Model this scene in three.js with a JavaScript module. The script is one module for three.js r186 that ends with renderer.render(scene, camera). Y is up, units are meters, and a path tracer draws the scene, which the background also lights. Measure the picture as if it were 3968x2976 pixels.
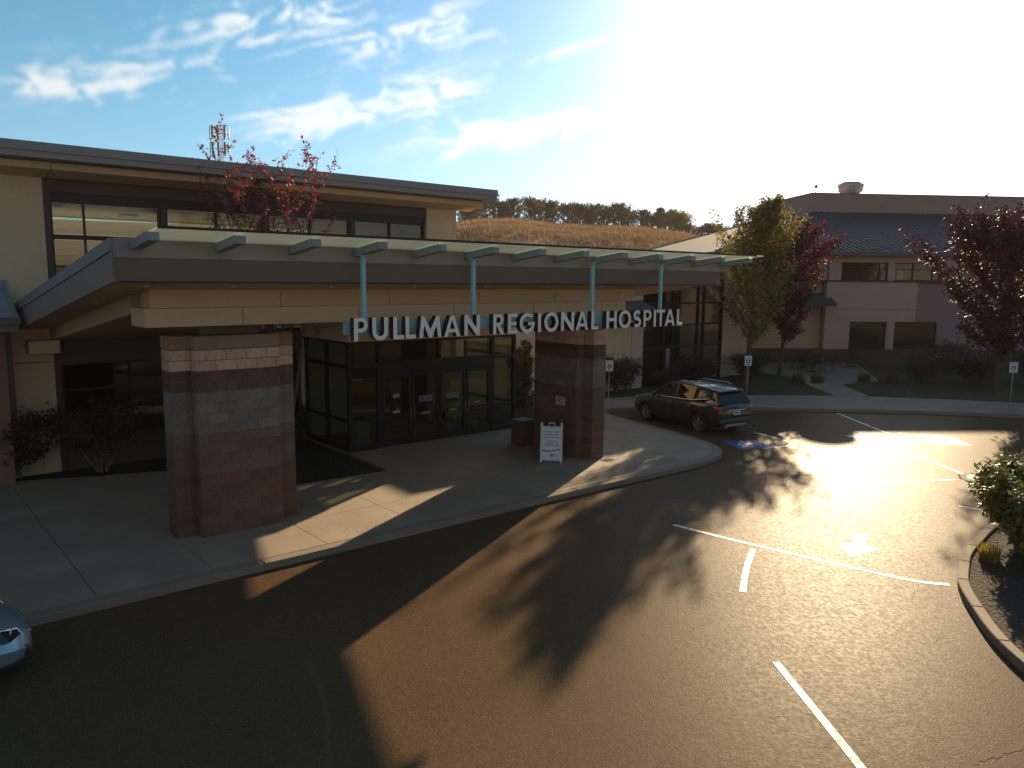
import * as THREE from 'three';
import { mergeGeometries, toCreasedNormals } from 'three/addons/utils/BufferGeometryUtils.js';
import { RoundedBoxGeometry } from 'three/addons/geometries/RoundedBoxGeometry.js';
import { Brush, Evaluator, SUBTRACTION } from 'three-bvh-csg';

// ------------------------------------------------------------------ camera, sky, sun, exposure
const scene = new THREE.Scene();
const FOCAL = 3000, CX = 1984, CY = 1488, EYE = new THREE.Vector3(0, 5.3, 0);
const camera = new THREE.PerspectiveCamera(2 * Math.atan(CY / FOCAL) * 180 / Math.PI, 4 / 3, 0.1, 6000);
const rad = d => d * Math.PI / 180;
{
  const p = rad(7.757), r = rad(-0.613), y = rad(-40.44);
  const Y = new THREE.Matrix4().set(Math.cos(y), 0, -Math.sin(y), 0, 0, 1, 0, 0, Math.sin(y), 0, Math.cos(y), 0, 0, 0, 0, 1);
  const P = new THREE.Matrix4().set(1, 0, 0, 0, 0, Math.cos(p), -Math.sin(p), 0, 0, Math.sin(p), Math.cos(p), 0, 0, 0, 0, 1);
  const Z = new THREE.Matrix4().set(Math.cos(r), -Math.sin(r), 0, 0, Math.sin(r), Math.cos(r), 0, 0, 0, 0, 1, 0, 0, 0, 0, 1);
  const M = Z.multiply(P).multiply(Y).transpose();
  camera.quaternion.setFromRotationMatrix(M);
  camera.position.copy(EYE);
  camera.updateMatrixWorld();
}
const EXPOSURE = 2.05, SKY = 0.335;
const SUN_AZ = rad(63.7), SUN_EL = rad(17);
const sunDir = new THREE.Vector3(Math.sin(SUN_AZ) * Math.cos(SUN_EL), Math.sin(SUN_EL), -Math.cos(SUN_AZ) * Math.cos(SUN_EL));
const sun = new THREE.DirectionalLight(new THREE.Color().setRGB(1, 0.77, 0.47), 5);
sun.position.copy(sunDir).multiplyScalar(150);
sun.castShadow = true; sun.shadow.radius = 1; sun.shadow.mapSize.set(4096, 4096);
Object.assign(sun.shadow.camera, { left: -80, right: 80, top: 80, bottom: -80, near: 1, far: 400 });
scene.add(sun, sun.target);

function rng(seed) { let s = seed >>> 0; return () => { s = (s + 0x6D2B79F5) >>> 0; let t = s; t = Math.imul(t ^ (t >>> 15), t | 1); t ^= t + Math.imul(t ^ (t >>> 7), t | 61); return ((t ^ (t >>> 14)) >>> 0) / 4294967296; }; }
function hash(x, y, s) { let h = (x * 374761393 + y * 668265263 + s * 974634777) | 0; h = Math.imul(h ^ (h >>> 13), 1274126177); h ^= h >>> 16; return (h >>> 0) / 4294967296; }
function vnoise(x, y, per, s) { const xi = Math.floor(x), yi = Math.floor(y), fx = x - xi, fy = y - yi, u = fx * fx * (3 - 2 * fx), v = fy * fy * (3 - 2 * fy); const w = per ? (a => ((a % per) + per) % per) : (a => a); const a = hash(w(xi), w(yi), s), b = hash(w(xi + 1), w(yi), s), c = hash(w(xi), w(yi + 1), s), d = hash(w(xi + 1), w(yi + 1), s); return a + (b - a) * u + (c - a) * v + (a - b - c + d) * u * v; }
function fbm(x, y, oct, per, s) { let a = 0, f = 1, g = 0.5, n = 0; for (let i = 0; i < oct; i++) { a += g * vnoise(x * f, y * f, per ? per * f : 0, s + i); n += g; f *= 2; g *= 0.5; } return a / n; }
const clamp = (v, a, b) => Math.min(b, Math.max(a, v)), sstep = (a, b, v) => { const t = clamp((v - a) / (b - a), 0, 1); return t * t * (3 - 2 * t); }, lerp = (a, b, t) => a + (b - a) * t;
// direction of a pixel of the 2212 px wide view of the photograph
function pixelDir(x, y) { return new THREE.Vector3((x * 1.794 - CX) / FOCAL, -(y * 1.794 - CY) / FOCAL, -1).normalize().applyQuaternion(camera.quaternion); }
{
  const W = 2048, Hh = 1024, data = new Float32Array(W * Hh * 4), d = new THREE.Vector3();
  // cirrus patches: centre (pixel), half sizes (degrees), strength
  const patches = [[640, 50, 9.5, 2.2, 0.85], [120, 180, 4.5, 1.1, 0.8], [620, 272, 4, 1.5, 1.1], [880, 215, 5, 1.5, 1.1], [1120, 280, 7, 1.2, 1.1], [1200, 115, 5.5, 0.8, 0.7], [370, 165, 5, 2, 0.35], [1010, 55, 5, 1.2, 0.35], [800, 90, 6, 1.2, 0.4], [1000, 330, 7, 1.0, 0.35]].map(([x, y, a, b, k]) => { const v = pixelDir(x, y); return [Math.atan2(v.x, -v.z), Math.asin(v.y), rad(a), rad(b), k]; });
  for (let j = 0; j < Hh; j++) for (let i = 0; i < W; i++) {
    const phi = ((i + 0.5) / W - 0.5) * 2 * Math.PI, el = ((j + 0.5) / Hh - 0.5) * Math.PI;
    d.set(Math.cos(el) * Math.cos(phi), Math.sin(el), Math.cos(el) * Math.sin(phi));
    const az = Math.atan2(d.x, -d.z), g = Math.acos(clamp(d.dot(sunDir), -1, 1)) * 180 / Math.PI, e = Math.max(0, el);
    const t = Math.pow(clamp(1 - Math.sin(e), 0, 1), 5), gr = g * Math.PI / 180;
    // clear-sky brightness: gradation towards the horizon, brightening towards the sun
    const Lc = SKY * (1 - Math.exp(-0.32 / Math.max(0.06, Math.sin(e)))) * (1.05 + 4.6 * Math.exp(-2.6 * gr) + 0.35 * Math.pow(Math.cos(gr), 2));
    const far = sstep(62, 115, g);   // unseen sky opposite the sun tinted paler and warmer, to warm the shade
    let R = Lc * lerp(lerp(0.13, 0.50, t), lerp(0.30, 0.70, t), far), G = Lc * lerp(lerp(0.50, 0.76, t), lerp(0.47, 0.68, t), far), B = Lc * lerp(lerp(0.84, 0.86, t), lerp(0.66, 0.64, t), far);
    const a1 = 2.0 * Math.exp(-Math.pow(g / 6, 2)) + 1.0 * Math.exp(-Math.pow(g / 11.5, 2.4)), a2 = 0.06 * Math.exp(-Math.pow(g / 24, 2)) * (0.4 + 1.2 * t);
    R += Lc * 0.16 * sstep(48, 12, g); R += a1 + a2; G += a1 * 0.9 + a2; B += a1 * 0.72 + a2;
    if (el > 0.03) {
      let m = 0;
      for (const [a0, e0, sa, se, k] of patches) { let da = az - a0; if (da > Math.PI) da -= 2 * Math.PI; if (da < -Math.PI) da += 2 * Math.PI; const tilt = el - e0 - 0.16 * da; m += k * Math.exp(-Math.pow(da * Math.cos(e0) / sa, 2) - Math.pow(tilt / se, 2)); }
      m += 0.4 * sstep(0.6, 0.85, fbm(az * 2.2 + 3, el * 5, 3, 0, 77)) * sstep(0.75, 1.4, Math.abs(az - 0.65));
      const qx = az * 34 + 9, qy = (el - 0.2 * az) * 90, w1 = fbm(qx * 0.35, qy * 0.2, 3, 0, 5) * 5;
      const n = fbm(qx * 0.55 + w1, qy * 0.42 + w1 * 0.6, 6, 0, 11), f = fbm(qx * 0.9 + w1 * 2, qy * 1.6 + w1, 4, 0, 23);
      const mm = Math.min(1.1, m), c = sstep(0.70 - 0.3 * mm, 0.96 - 0.26 * mm, 0.5 * n + 0.5 * f + 0.1) * Math.min(1, mm * 1.4) * 0.9;
      const cb = 0.42 + 0.24 * Math.exp(-Math.pow(g / 40, 2));
      R = lerp(R, Math.max(R, cb * 0.95), c); G = lerp(G, Math.max(G, cb), c); B = lerp(B, Math.max(B, cb), c);
    }
    if (el < 0) { const k = sstep(0, -0.12, el); R = lerp(R, 0.06, k); G = lerp(G, 0.05, k); B = lerp(B, 0.035, k); }
    const o = (j * W + i) * 4; data[o] = R; data[o + 1] = G; data[o + 2] = B; data[o + 3] = 1;
  }
  const tx = new THREE.DataTexture(data, W, Hh, THREE.RGBAFormat, THREE.FloatType);
  tx.mapping = THREE.EquirectangularReflectionMapping; tx.magFilter = THREE.LinearFilter; tx.minFilter = THREE.LinearFilter; tx.wrapS = THREE.RepeatWrapping; tx.needsUpdate = true;
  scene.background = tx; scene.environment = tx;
}
const renderer = new THREE.WebGLRenderer({ antialias: true });
renderer.toneMapping = THREE.LinearToneMapping; renderer.toneMappingExposure = EXPOSURE; renderer.shadowMap.enabled = true;
renderer.setSize(1024, 768);

// ------------------------------------------------------------------ helpers
const names = {};
function numbered(n) { if (!(n in names)) { names[n] = 0; return n; } return n + '_' + String(++names[n]).padStart(3, '0'); }
function sh(o) { o.castShadow = true; o.receiveShadow = true; return o; }
function thing(name, label, category, pos = [0, 0, 0], turn = 0, group) {
  const o = new THREE.Group(); o.name = numbered(name); o.position.set(...pos); o.rotation.y = turn;
  o.userData = { label, category }; if (group) o.userData.group = group; scene.add(o); return o;
}
function part(name, geo, mat, parent) { const m = sh(new THREE.Mesh(geo, mat)); m.name = name; parent.add(m); return m; }
function single(name, geo, mat, label, category, group) { const m = sh(new THREE.Mesh(geo, mat)); m.name = numbered(name); m.userData = { label, category }; if (group) m.userData.group = group; scene.add(m); return m; }
function struct(name, geo, mat, label) { const m = geo ? sh(new THREE.Mesh(geo, mat)) : new THREE.Group(); m.name = numbered(name); m.userData = { kind: 'structure', label, category: name.replace(/_/g, ' ') }; scene.add(m); return m; }
function boxUV(g) {   // texture coordinates in metres, by the way each face points
  g = g.index ? g.toNonIndexed() : g; const p = g.attributes.position, n = p.count, uv = new Float32Array(n * 2);
  const a = new THREE.Vector3(), b = new THREE.Vector3(), c = new THREE.Vector3();
  for (let i = 0; i < n; i += 3) {
    a.fromBufferAttribute(p, i); b.fromBufferAttribute(p, i + 1); c.fromBufferAttribute(p, i + 2);
    const e1 = b.clone().sub(a), e2 = c.clone().sub(a), m = e1.cross(e2), x = Math.abs(m.x), y = Math.abs(m.y), z = Math.abs(m.z);
    [a, b, c].forEach((v, q) => { const o = (i + q) * 2; if (y >= x && y >= z) { uv[o] = v.x; uv[o + 1] = -v.z; } else if (z >= x) { uv[o] = v.x; uv[o + 1] = v.y; } else { uv[o] = v.z; uv[o + 1] = v.y; } });
  }
  g.setAttribute('uv', new THREE.BufferAttribute(uv, 2)); return g;
}
function bx(x0, x1, y0, y1, z0, z1) { const g = new THREE.BoxGeometry(Math.abs(x1 - x0), Math.abs(y1 - y0), Math.abs(z1 - z0)); g.translate((x0 + x1) / 2, (y0 + y1) / 2, (z0 + z1) / 2); return boxUV(g); }
function rb(x0, x1, y0, y1, z0, z1, r = 0.01) { const g = new RoundedBoxGeometry(x1 - x0, y1 - y0, z1 - z0, 1, r); g.translate((x0 + x1) / 2, (y0 + y1) / 2, (z0 + z1) / 2); return boxUV(g); }
function shapeOf(pts) { const s = new THREE.Shape(); pts.forEach(([x, y], i) => i ? s.lineTo(x, y) : s.moveTo(x, y)); s.closePath(); return s; }
function prism(pts, y0, y1, bevel = 0) {   // ground-plan polygon [x, z] raised from y0 to y1
  const g = new THREE.ExtrudeGeometry(shapeOf(pts.map(([x, z]) => [x, -z])), { depth: y1 - y0 - bevel * 2, bevelEnabled: bevel > 0, bevelSize: bevel, bevelThickness: bevel, bevelOffset: -bevel, bevelSegments: 1, curveSegments: 4 });
  g.rotateX(-Math.PI / 2); g.translate(0, y0 + bevel, 0); return boxUV(g);
}
function profX(pts, x0, x1) { const g = new THREE.ExtrudeGeometry(shapeOf(pts.map(([z, y]) => [-z, y])), { depth: x1 - x0, bevelEnabled: false }); g.rotateY(Math.PI / 2); g.translate(x0, 0, 0); return boxUV(g); }
const merge = l => mergeGeometries(l.map(g => { const h = g.index ? g.toNonIndexed() : g.clone(); for (const k of Object.keys(h.attributes)) if (!['position', 'normal', 'uv'].includes(k)) h.deleteAttribute(k); if (!h.attributes.uv) h.setAttribute('uv', new THREE.BufferAttribute(new Float32Array(h.attributes.position.count * 2), 2)); return h; }));
class GB {   // collects triangles with a colour for each
  constructor() { this.p = []; this.c = []; this.col = [1, 1, 1]; }
  tri(a, b, c) { this.p.push(...a, ...b, ...c); for (let i = 0; i < 3; i++) this.c.push(...this.col); }
  quad(a, b, c, d) { this.tri(a, b, c); this.tri(a, c, d); }
  tube(pts, rads, n = 6) {
    const rings = pts.map((p, i) => {
      const q = pts[Math.min(i + 1, pts.length - 1)], o = pts[Math.max(i - 1, 0)], t = new THREE.Vector3(q[0] - o[0], q[1] - o[1], q[2] - o[2]).normalize();
      const u = new THREE.Vector3(Math.abs(t.y) > 0.9 ? 1 : 0, Math.abs(t.y) > 0.9 ? 0 : 1, 0).cross(t).normalize(), v = t.clone().cross(u);
      return Array.from({ length: n }, (_, k) => { const a = k / n * 2 * Math.PI, c = Math.cos(a) * rads[i], s = Math.sin(a) * rads[i]; return [p[0] + u.x * c + v.x * s, p[1] + u.y * c + v.y * s, p[2] + u.z * c + v.z * s]; });
    });
    for (let i = 0; i + 1 < rings.length; i++) for (let k = 0; k < n; k++) { const l = (k + 1) % n; this.quad(rings[i][k], rings[i][l], rings[i + 1][l], rings[i + 1][k]); }
    for (let k = 1; k + 1 < n; k++) { this.tri(rings[0][0], rings[0][k + 1], rings[0][k]); const e = rings[rings.length - 1]; this.tri(e[0], e[k], e[k + 1]); }
  }
  geo() { const g = new THREE.BufferGeometry(); g.setAttribute('position', new THREE.Float32BufferAttribute(this.p, 3)); g.setAttribute('color', new THREE.Float32BufferAttribute(this.c, 3)); g.setAttribute('uv', new THREE.Float32BufferAttribute(new Float32Array(this.p.length / 3 * 2), 2)); g.computeVertexNormals(); return g; }
}
function tubeGeo(pts, r, n = 8) { const b = new GB(); b.tube(pts, pts.map((_, i) => Array.isArray(r) ? r[i] : r), n); return b.geo(); }

// ------------------------------------------------------------------ textures and materials
function tex(size, fn, rep, srgb) {
  const d = new Uint8Array(size * size * 4);
  for (let j = 0; j < size; j++) for (let i = 0; i < size; i++) { const v = fn(i / size, j / size), o = (j * size + i) * 4; if (typeof v === 'number') d[o] = d[o + 1] = d[o + 2] = clamp(v, 0, 1) * 255; else { d[o] = clamp(v[0], 0, 1) * 255; d[o + 1] = clamp(v[1], 0, 1) * 255; d[o + 2] = clamp(v[2], 0, 1) * 255; } d[o + 3] = 255; }
  const t = new THREE.DataTexture(d, size, size); t.wrapS = t.wrapT = THREE.RepeatWrapping; t.magFilter = THREE.LinearFilter; t.minFilter = THREE.LinearMipmapLinearFilter; t.generateMipmaps = true; t.repeat.set(1 / rep, 1 / rep); if (srgb) t.colorSpace = THREE.SRGBColorSpace; t.needsUpdate = true; return t;
}
const s8 = v => v <= 0.0031308 ? v * 12.92 : 1.055 * Math.pow(v, 1 / 2.4) - 0.055;
const lin = (r, g, b) => new THREE.Color().setRGB(r, g, b);
const tone = (r, g, b, k) => [s8(clamp(r * k, 0, 1)), s8(clamp(g * k, 0, 1)), s8(clamp(b * k, 0, 1))];
function std(c, rough = 0.8, o = {}) { return new THREE.MeshStandardMaterial({ color: c, roughness: rough, ...o }); }
const T = {
  asphaltBump: tex(1024, (u, v) => 0.75 * vnoise(u * 430, v * 430, 430, 1) + 0.25 * vnoise(u * 150, v * 150, 150, 2), 5),
  asphalt: tex(1024, (u, v) => { const k = 0.55 + 0.25 * vnoise(u * 260, v * 260, 260, 3) + 0.55 * hash(Math.floor(u * 512), Math.floor(v * 512), 6) + 0.25 * (fbm(u * 2, v * 2, 5, 2, 8) - 0.5) + (hash(Math.floor(u * 400), Math.floor(v * 400), 4) > 0.98 ? 0.9 : 0); return tone(0.122, 0.075, 0.042, k); }, 5, true),
  asphaltRough: tex(512, (u, v) => { const k = 0.52 + 0.05 * (fbm(u * 2, v * 2, 4, 2, 31) - 0.5) + 0.12 * (vnoise(u * 250, v * 250, 250, 32) - 0.5); return [k, k, k]; }, 9.3),
  concrete: tex(1024, (u, v) => { const k = 0.86 + 0.34 * (fbm(u * 5, v * 5, 6, 5, 41) - 0.5) + 0.1 * (vnoise(u * 190, v * 190, 190, 42) - 0.5) - 0.16 * sstep(0.66, 0.8, fbm(u * 3, v * 3, 4, 3, 43)); return tone(0.38, 0.295, 0.22, k); }, 4, true),
  concreteBump: tex(512, (u, v) => 0.5 * vnoise(u * 120, v * 120, 120, 44) + 0.5 * vnoise(u * 16, v * 240, 0, 45), 2),
  stucco: tex(512, (u, v) => { const k = 0.94 + 0.16 * (fbm(u * 4, v * 4, 5, 4, 51) - 0.5) + 0.12 * (vnoise(u * 150, v * 150, 150, 52) - 0.5); return tone(1, 1, 1, k * 0.97); }, 3, true),
  stuccoBump: tex(512, (u, v) => fbm(u * 90, v * 90, 3, 90, 53), 2),
  block: tex(512, (u, v) => { const k = 0.9 + 0.5 * (fbm(u * 24, v * 24, 4, 24, 61) - 0.5) + 0.3 * (vnoise(u * 160, v * 160, 160, 62) - 0.5); return tone(0.85, 0.85, 0.85, k); }, 1.3, true),
  blockBump: tex(512, (u, v) => 0.6 * fbm(u * 22, v * 22, 4, 22, 63) + 0.4 * vnoise(u * 90, v * 90, 90, 64), 1.3),
  paint: tex(512, (u, v) => { const w = fbm(u * 14, v * 14, 5, 14, 111), c = sstep(0.60, 0.68, w) * 0.85, f = hash(Math.floor(u * 256), Math.floor(v * 256), 112) > 0.94 ? 0.5 : 0, k = Math.max(c, f * 0.7); return tone(lerp(0.78, 0.12, k), lerp(0.74, 0.075, k), lerp(0.68, 0.045, k), 1); }, 1.5, true),
  metal: tex(256, (u, v) => { const k = 0.9 + 0.14 * (fbm(u * 4, v * 4, 4, 4, 71) - 0.5); return tone(1, 1, 1, k); }, 3, true),
  mulch: tex(512, (u, v) => { const a = vnoise(u * 40 + 3 * vnoise(u * 9, v * 9, 9, 83), v * 90, 0, 81), k = 0.4 + 0.9 * a + 0.5 * (vnoise(u * 120, v * 120, 120, 82) - 0.5); return tone(0.045, 0.027, 0.017, k); }, 2, true),
  mulchBump: tex(512, (u, v) => fbm(u * 30, v * 60, 4, 0, 84), 2),
  lawn: tex(512, (u, v) => { const k = 0.6 + 0.8 * fbm(u * 30, v * 30, 4, 30, 91); return tone(0.055, 0.06, 0.02, k); }, 3, true),
  field: tex(1024, (u, v) => { const a = fbm(u * 6, v * 6, 5, 6, 101), b = vnoise(u * 140, v * 40, 0, 102); const k = 0.55 + 0.6 * a + 0.35 * (b - 0.5); return tone(0.19, 0.105, 0.05, k); }, 60, true),
};
const mats = {
  road: new THREE.MeshPhysicalMaterial({ color: 0xffffff, roughness: 1, specularIntensity: 0.04, map: T.asphalt, bumpMap: T.asphaltBump, bumpScale: 0.0018, roughnessMap: T.asphaltRough }),
  concrete: std(0xffffff, 0.85, { map: T.concrete, bumpMap: T.concreteBump, bumpScale: 0.0015 }),
  kerb: std(lin(0.8, 0.78, 0.75), 0.88, { map: T.concrete, bumpMap: T.concreteBump, bumpScale: 0.002 }),
  stucco: std(lin(0.70, 0.54, 0.33), 0.92, { map: T.stucco, bumpMap: T.stuccoBump, bumpScale: 0.002 }),
  stuccoPale: std(lin(0.66, 0.48, 0.41), 0.92, { map: T.stucco, bumpMap: T.stuccoBump, bumpScale: 0.002 }),  // rosy cast of the lens flare put into the wall colour
  soffit: std(lin(0.55, 0.39, 0.23), 0.9, { map: T.stucco }),
  darkPanel: std(lin(0.085, 0.068, 0.052), 0.7, { map: T.stucco }),
  frame: std(lin(0.018, 0.014, 0.012), 0.45, { metalness: 0.3 }),
  roofMetal: new THREE.MeshPhysicalMaterial({ color: lin(0.15, 0.12, 0.125), roughness: 0.85, specularIntensity: 0.15, map: T.metal }),
  fascia: std(lin(0.29, 0.275, 0.265), 0.5, { map: T.metal }),
  fasciaBlue: std(lin(0.26, 0.31, 0.37), 0.45, { map: T.metal }),
  steel: std(lin(0.2, 0.19, 0.19), 0.5, { map: T.metal }),
  signBlue: std(lin(0.28, 0.58, 0.66), 0.5),
  letterFace: std(lin(0.86, 0.85, 0.78), 0.6), letterSide: std(lin(0.030, 0.018, 0.014), 0.6),
  mortar: std(lin(0.22, 0.19, 0.16), 0.95),
  paint: std(0xffffff, 0.6, { map: T.paint, bumpMap: T.asphaltBump, bumpScale: 0.004 }),
  paintBlue: std(lin(0.03, 0.08, 0.28), 0.6, { bumpMap: T.asphaltBump, bumpScale: 0.006 }),
  mulch: std(0xffffff, 1, { map: T.mulch, bumpMap: T.mulchBump, bumpScale: 0.03 }),
  lawn: std(0xffffff, 1, { map: T.lawn }),
  white: std(lin(0.75, 0.75, 0.75), 0.5), black: std(lin(0.012, 0.011, 0.011), 0.5), rubber: std(lin(0.015, 0.014, 0.014), 0.85), chrome: std(lin(0.6, 0.6, 0.6), 0.2, { metalness: 1 }),
  grey: std(lin(0.25, 0.25, 0.25), 0.6), iron: std(lin(0.05, 0.045, 0.04), 0.5, { metalness: 0.6 }), interior: std(lin(0.66, 0.66, 0.6), 0.9), interiorDark: std(lin(0.6, 0.56, 0.5), 0.9),
  pane: new THREE.MeshPhysicalMaterial({ color: lin(0.68, 0.71, 0.61), roughness: 0.0, transmission: 1, thickness: 0, ior: 1.52, side: THREE.DoubleSide }),
  paneDark: new THREE.MeshPhysicalMaterial({ color: lin(0.42, 0.42, 0.38), roughness: 0.0, transmission: 1, thickness: 0, ior: 1.52, side: THREE.DoubleSide }),
  canopyGlass: new THREE.MeshPhysicalMaterial({ color: lin(0.82, 0.88, 0.82), roughness: 0.45, transmission: 0.85, thickness: 0, ior: 1.5, side: THREE.DoubleSide }),
  bark: std(lin(0.10, 0.075, 0.055), 0.95, { vertexColors: false }),
};
const leafMat = (tr = 0.45) => new THREE.MeshPhysicalMaterial({ color: 0xffffff, vertexColors: true, roughness: 0.75, transmission: tr, thickness: 0, side: THREE.DoubleSide });
const leafM = leafMat(0.5), leafGloss = new THREE.MeshPhysicalMaterial({ color: 0xffffff, vertexColors: true, roughness: 0.6, transmission: 0.35, thickness: 0, side: THREE.DoubleSide });
const plain = c => std(c, 0.8, { vertexColors: true });
const barkM = std(0xffffff, 0.95, { vertexColors: true });
function canvasMat(w, h, draw, rough = 0.7) { const c = document.createElement('canvas'); c.width = w; c.height = h; const x = c.getContext('2d'); draw(x, w, h); const t = new THREE.CanvasTexture(c); t.colorSpace = THREE.SRGBColorSpace; return new THREE.MeshStandardMaterial({ map: t, roughness: rough }); }
function decal(w, h) { return new THREE.PlaneGeometry(w, h); }

// ------------------------------------------------------------------ terrain, road, pavements
const crest = [[-40, 3.2], [20, 3.4], [36.3, 3.81], [38.16, 4.13], [40.58, 4.13], [43.4, 3.79], [47.1, 3.68], [50, 3.55], [52.5, 3.19], [53.7, 2.87], [56, 2.0], [60, 1.0], [70, 0.3], [100, 0.1]];
const elAt = az => { for (let i = 0; i + 1 < crest.length; i++) if (az <= crest[i + 1][0]) return az < crest[0][0] ? 2 : lerp(crest[i][1], crest[i + 1][1], clamp((az - crest[i][0]) / (crest[i + 1][0] - crest[i][0]), 0, 1)); return 0; };
function terrainY(x, z) {
  const r = Math.hypot(x, z), az = Math.atan2(x, -z) * 180 / Math.PI, e = Math.abs(az) < 100 ? elAt(az) : 0;
  if (r < 95) return -0.06;
  const top = 5.3 + 205 * Math.tan(rad(e)), bench = 5.3 + 168 * Math.tan(rad(e - 0.36));
  const k = sstep(-60, -30, az) * sstep(90, 70, az);
  let h = r < 168 ? lerp(-0.06, bench, sstep(80, 172, r)) : r < 205 ? lerp(bench, top, Math.pow((r - 168) / 37, 0.8)) : lerp(top, top * 0.55, sstep(205, 420, r));
  if (r < 205) h += 0.35 * (fbm(x * 0.08, z * 0.08, 3, 0, 301) - 0.5) * sstep(95, 130, r);
  return -0.06 + (h + 0.06) * k;
}
{
  const g = new THREE.BufferGeometry(), pos = [], idx = [], uv = [], RS = [0, 20, 40, 60, 80, 95, 105, 115, 125, 135, 145, 153, 160, 165, 168, 171, 175, 180, 185, 190, 195, 200, 203, 205, 208, 215, 225, 240, 270, 320, 420, 700, 1300, 3000], NA = 480;
  RS.forEach(r => { for (let a = 0; a <= NA; a++) { const t = a / NA * 2 * Math.PI, x = Math.sin(t) * r, z = -Math.cos(t) * r; pos.push(x, terrainY(x, z), z); uv.push(x, -z); } });
  for (let i = 0; i + 1 < RS.length; i++) for (let a = 0; a < NA; a++) { const p = i * (NA + 1) + a, q = p + NA + 1; idx.push(p, p + 1, q, p + 1, q + 1, q); }
  g.setAttribute('position', new THREE.Float32BufferAttribute(pos, 3)); g.setAttribute('uv', new THREE.Float32BufferAttribute(uv, 2)); g.setIndex(idx); g.computeVertexNormals();
  // face up
  if (g.attributes.normal.getY(5) < 0) { g.setIndex(idx.map((_, i) => idx[i - i % 3 + [0, 2, 1][i % 3]])); g.computeVertexNormals(); }
  struct('ground', g, std(0xffffff, 1, { map: T.field, side: THREE.DoubleSide }), 'dry golden grass hillside and open ground beyond the hospital');
}
function catmull(pts, n) { const c = new THREE.CatmullRomCurve3(pts.map(([x, z]) => new THREE.Vector3(x, 0, z)), false, 'centripetal'); return c.getPoints(n).map(v => [v.x, v.z]); }
const kerbPath = [[-40, -13.12], [0, -13.1], [12, -13.06], [17.2, -12.96]].concat(catmull([[17.6, -12.95], [18.6, -13.0], [19.5, -13.22], [20.15, -13.62], [20.6, -14.25], [20.98, -15.3], [21.45, -17.3], [21.85, -19.2], [22.2, -20.3], [22.95, -20.8], [23.9, -20.6], [25.2, -19.8], [27, -18.3], [30.4, -15.15], [33, -12.5], [35.2, -9.8], [37.2, -6], [38.4, -1], [38.8, 6], [38.8, 45]], 90));
function offsetPath(path, d) { return path.map((p, i) => { const a = path[Math.max(0, i - 1)], b = path[Math.min(path.length - 1, i + 1)], tx = b[0] - a[0], tz = b[1] - a[1], l = Math.hypot(tx, tz); return [p[0] + tz / l * d, p[1] - tx / l * d]; }); }
const kerbIn = offsetPath(kerbPath, 0.26);
const ROAD = 0.02, WALK = 0.15;
{
  const g = prism([[-60, 60], [-60, -13.0], ...kerbPath.map(([x, z], i) => [x, z]).map((p, i) => offsetPath(kerbPath, 0.1)[i]), [60, 45], [60, 60]], -0.2, ROAD);
  struct('road', g, mats.road, 'dark worn asphalt drop-off drive and parking lot');
}
const pavement = struct('sidewalk', null, null, 'broom finished concrete sidewalk with tooled joints and kerb');
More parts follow.
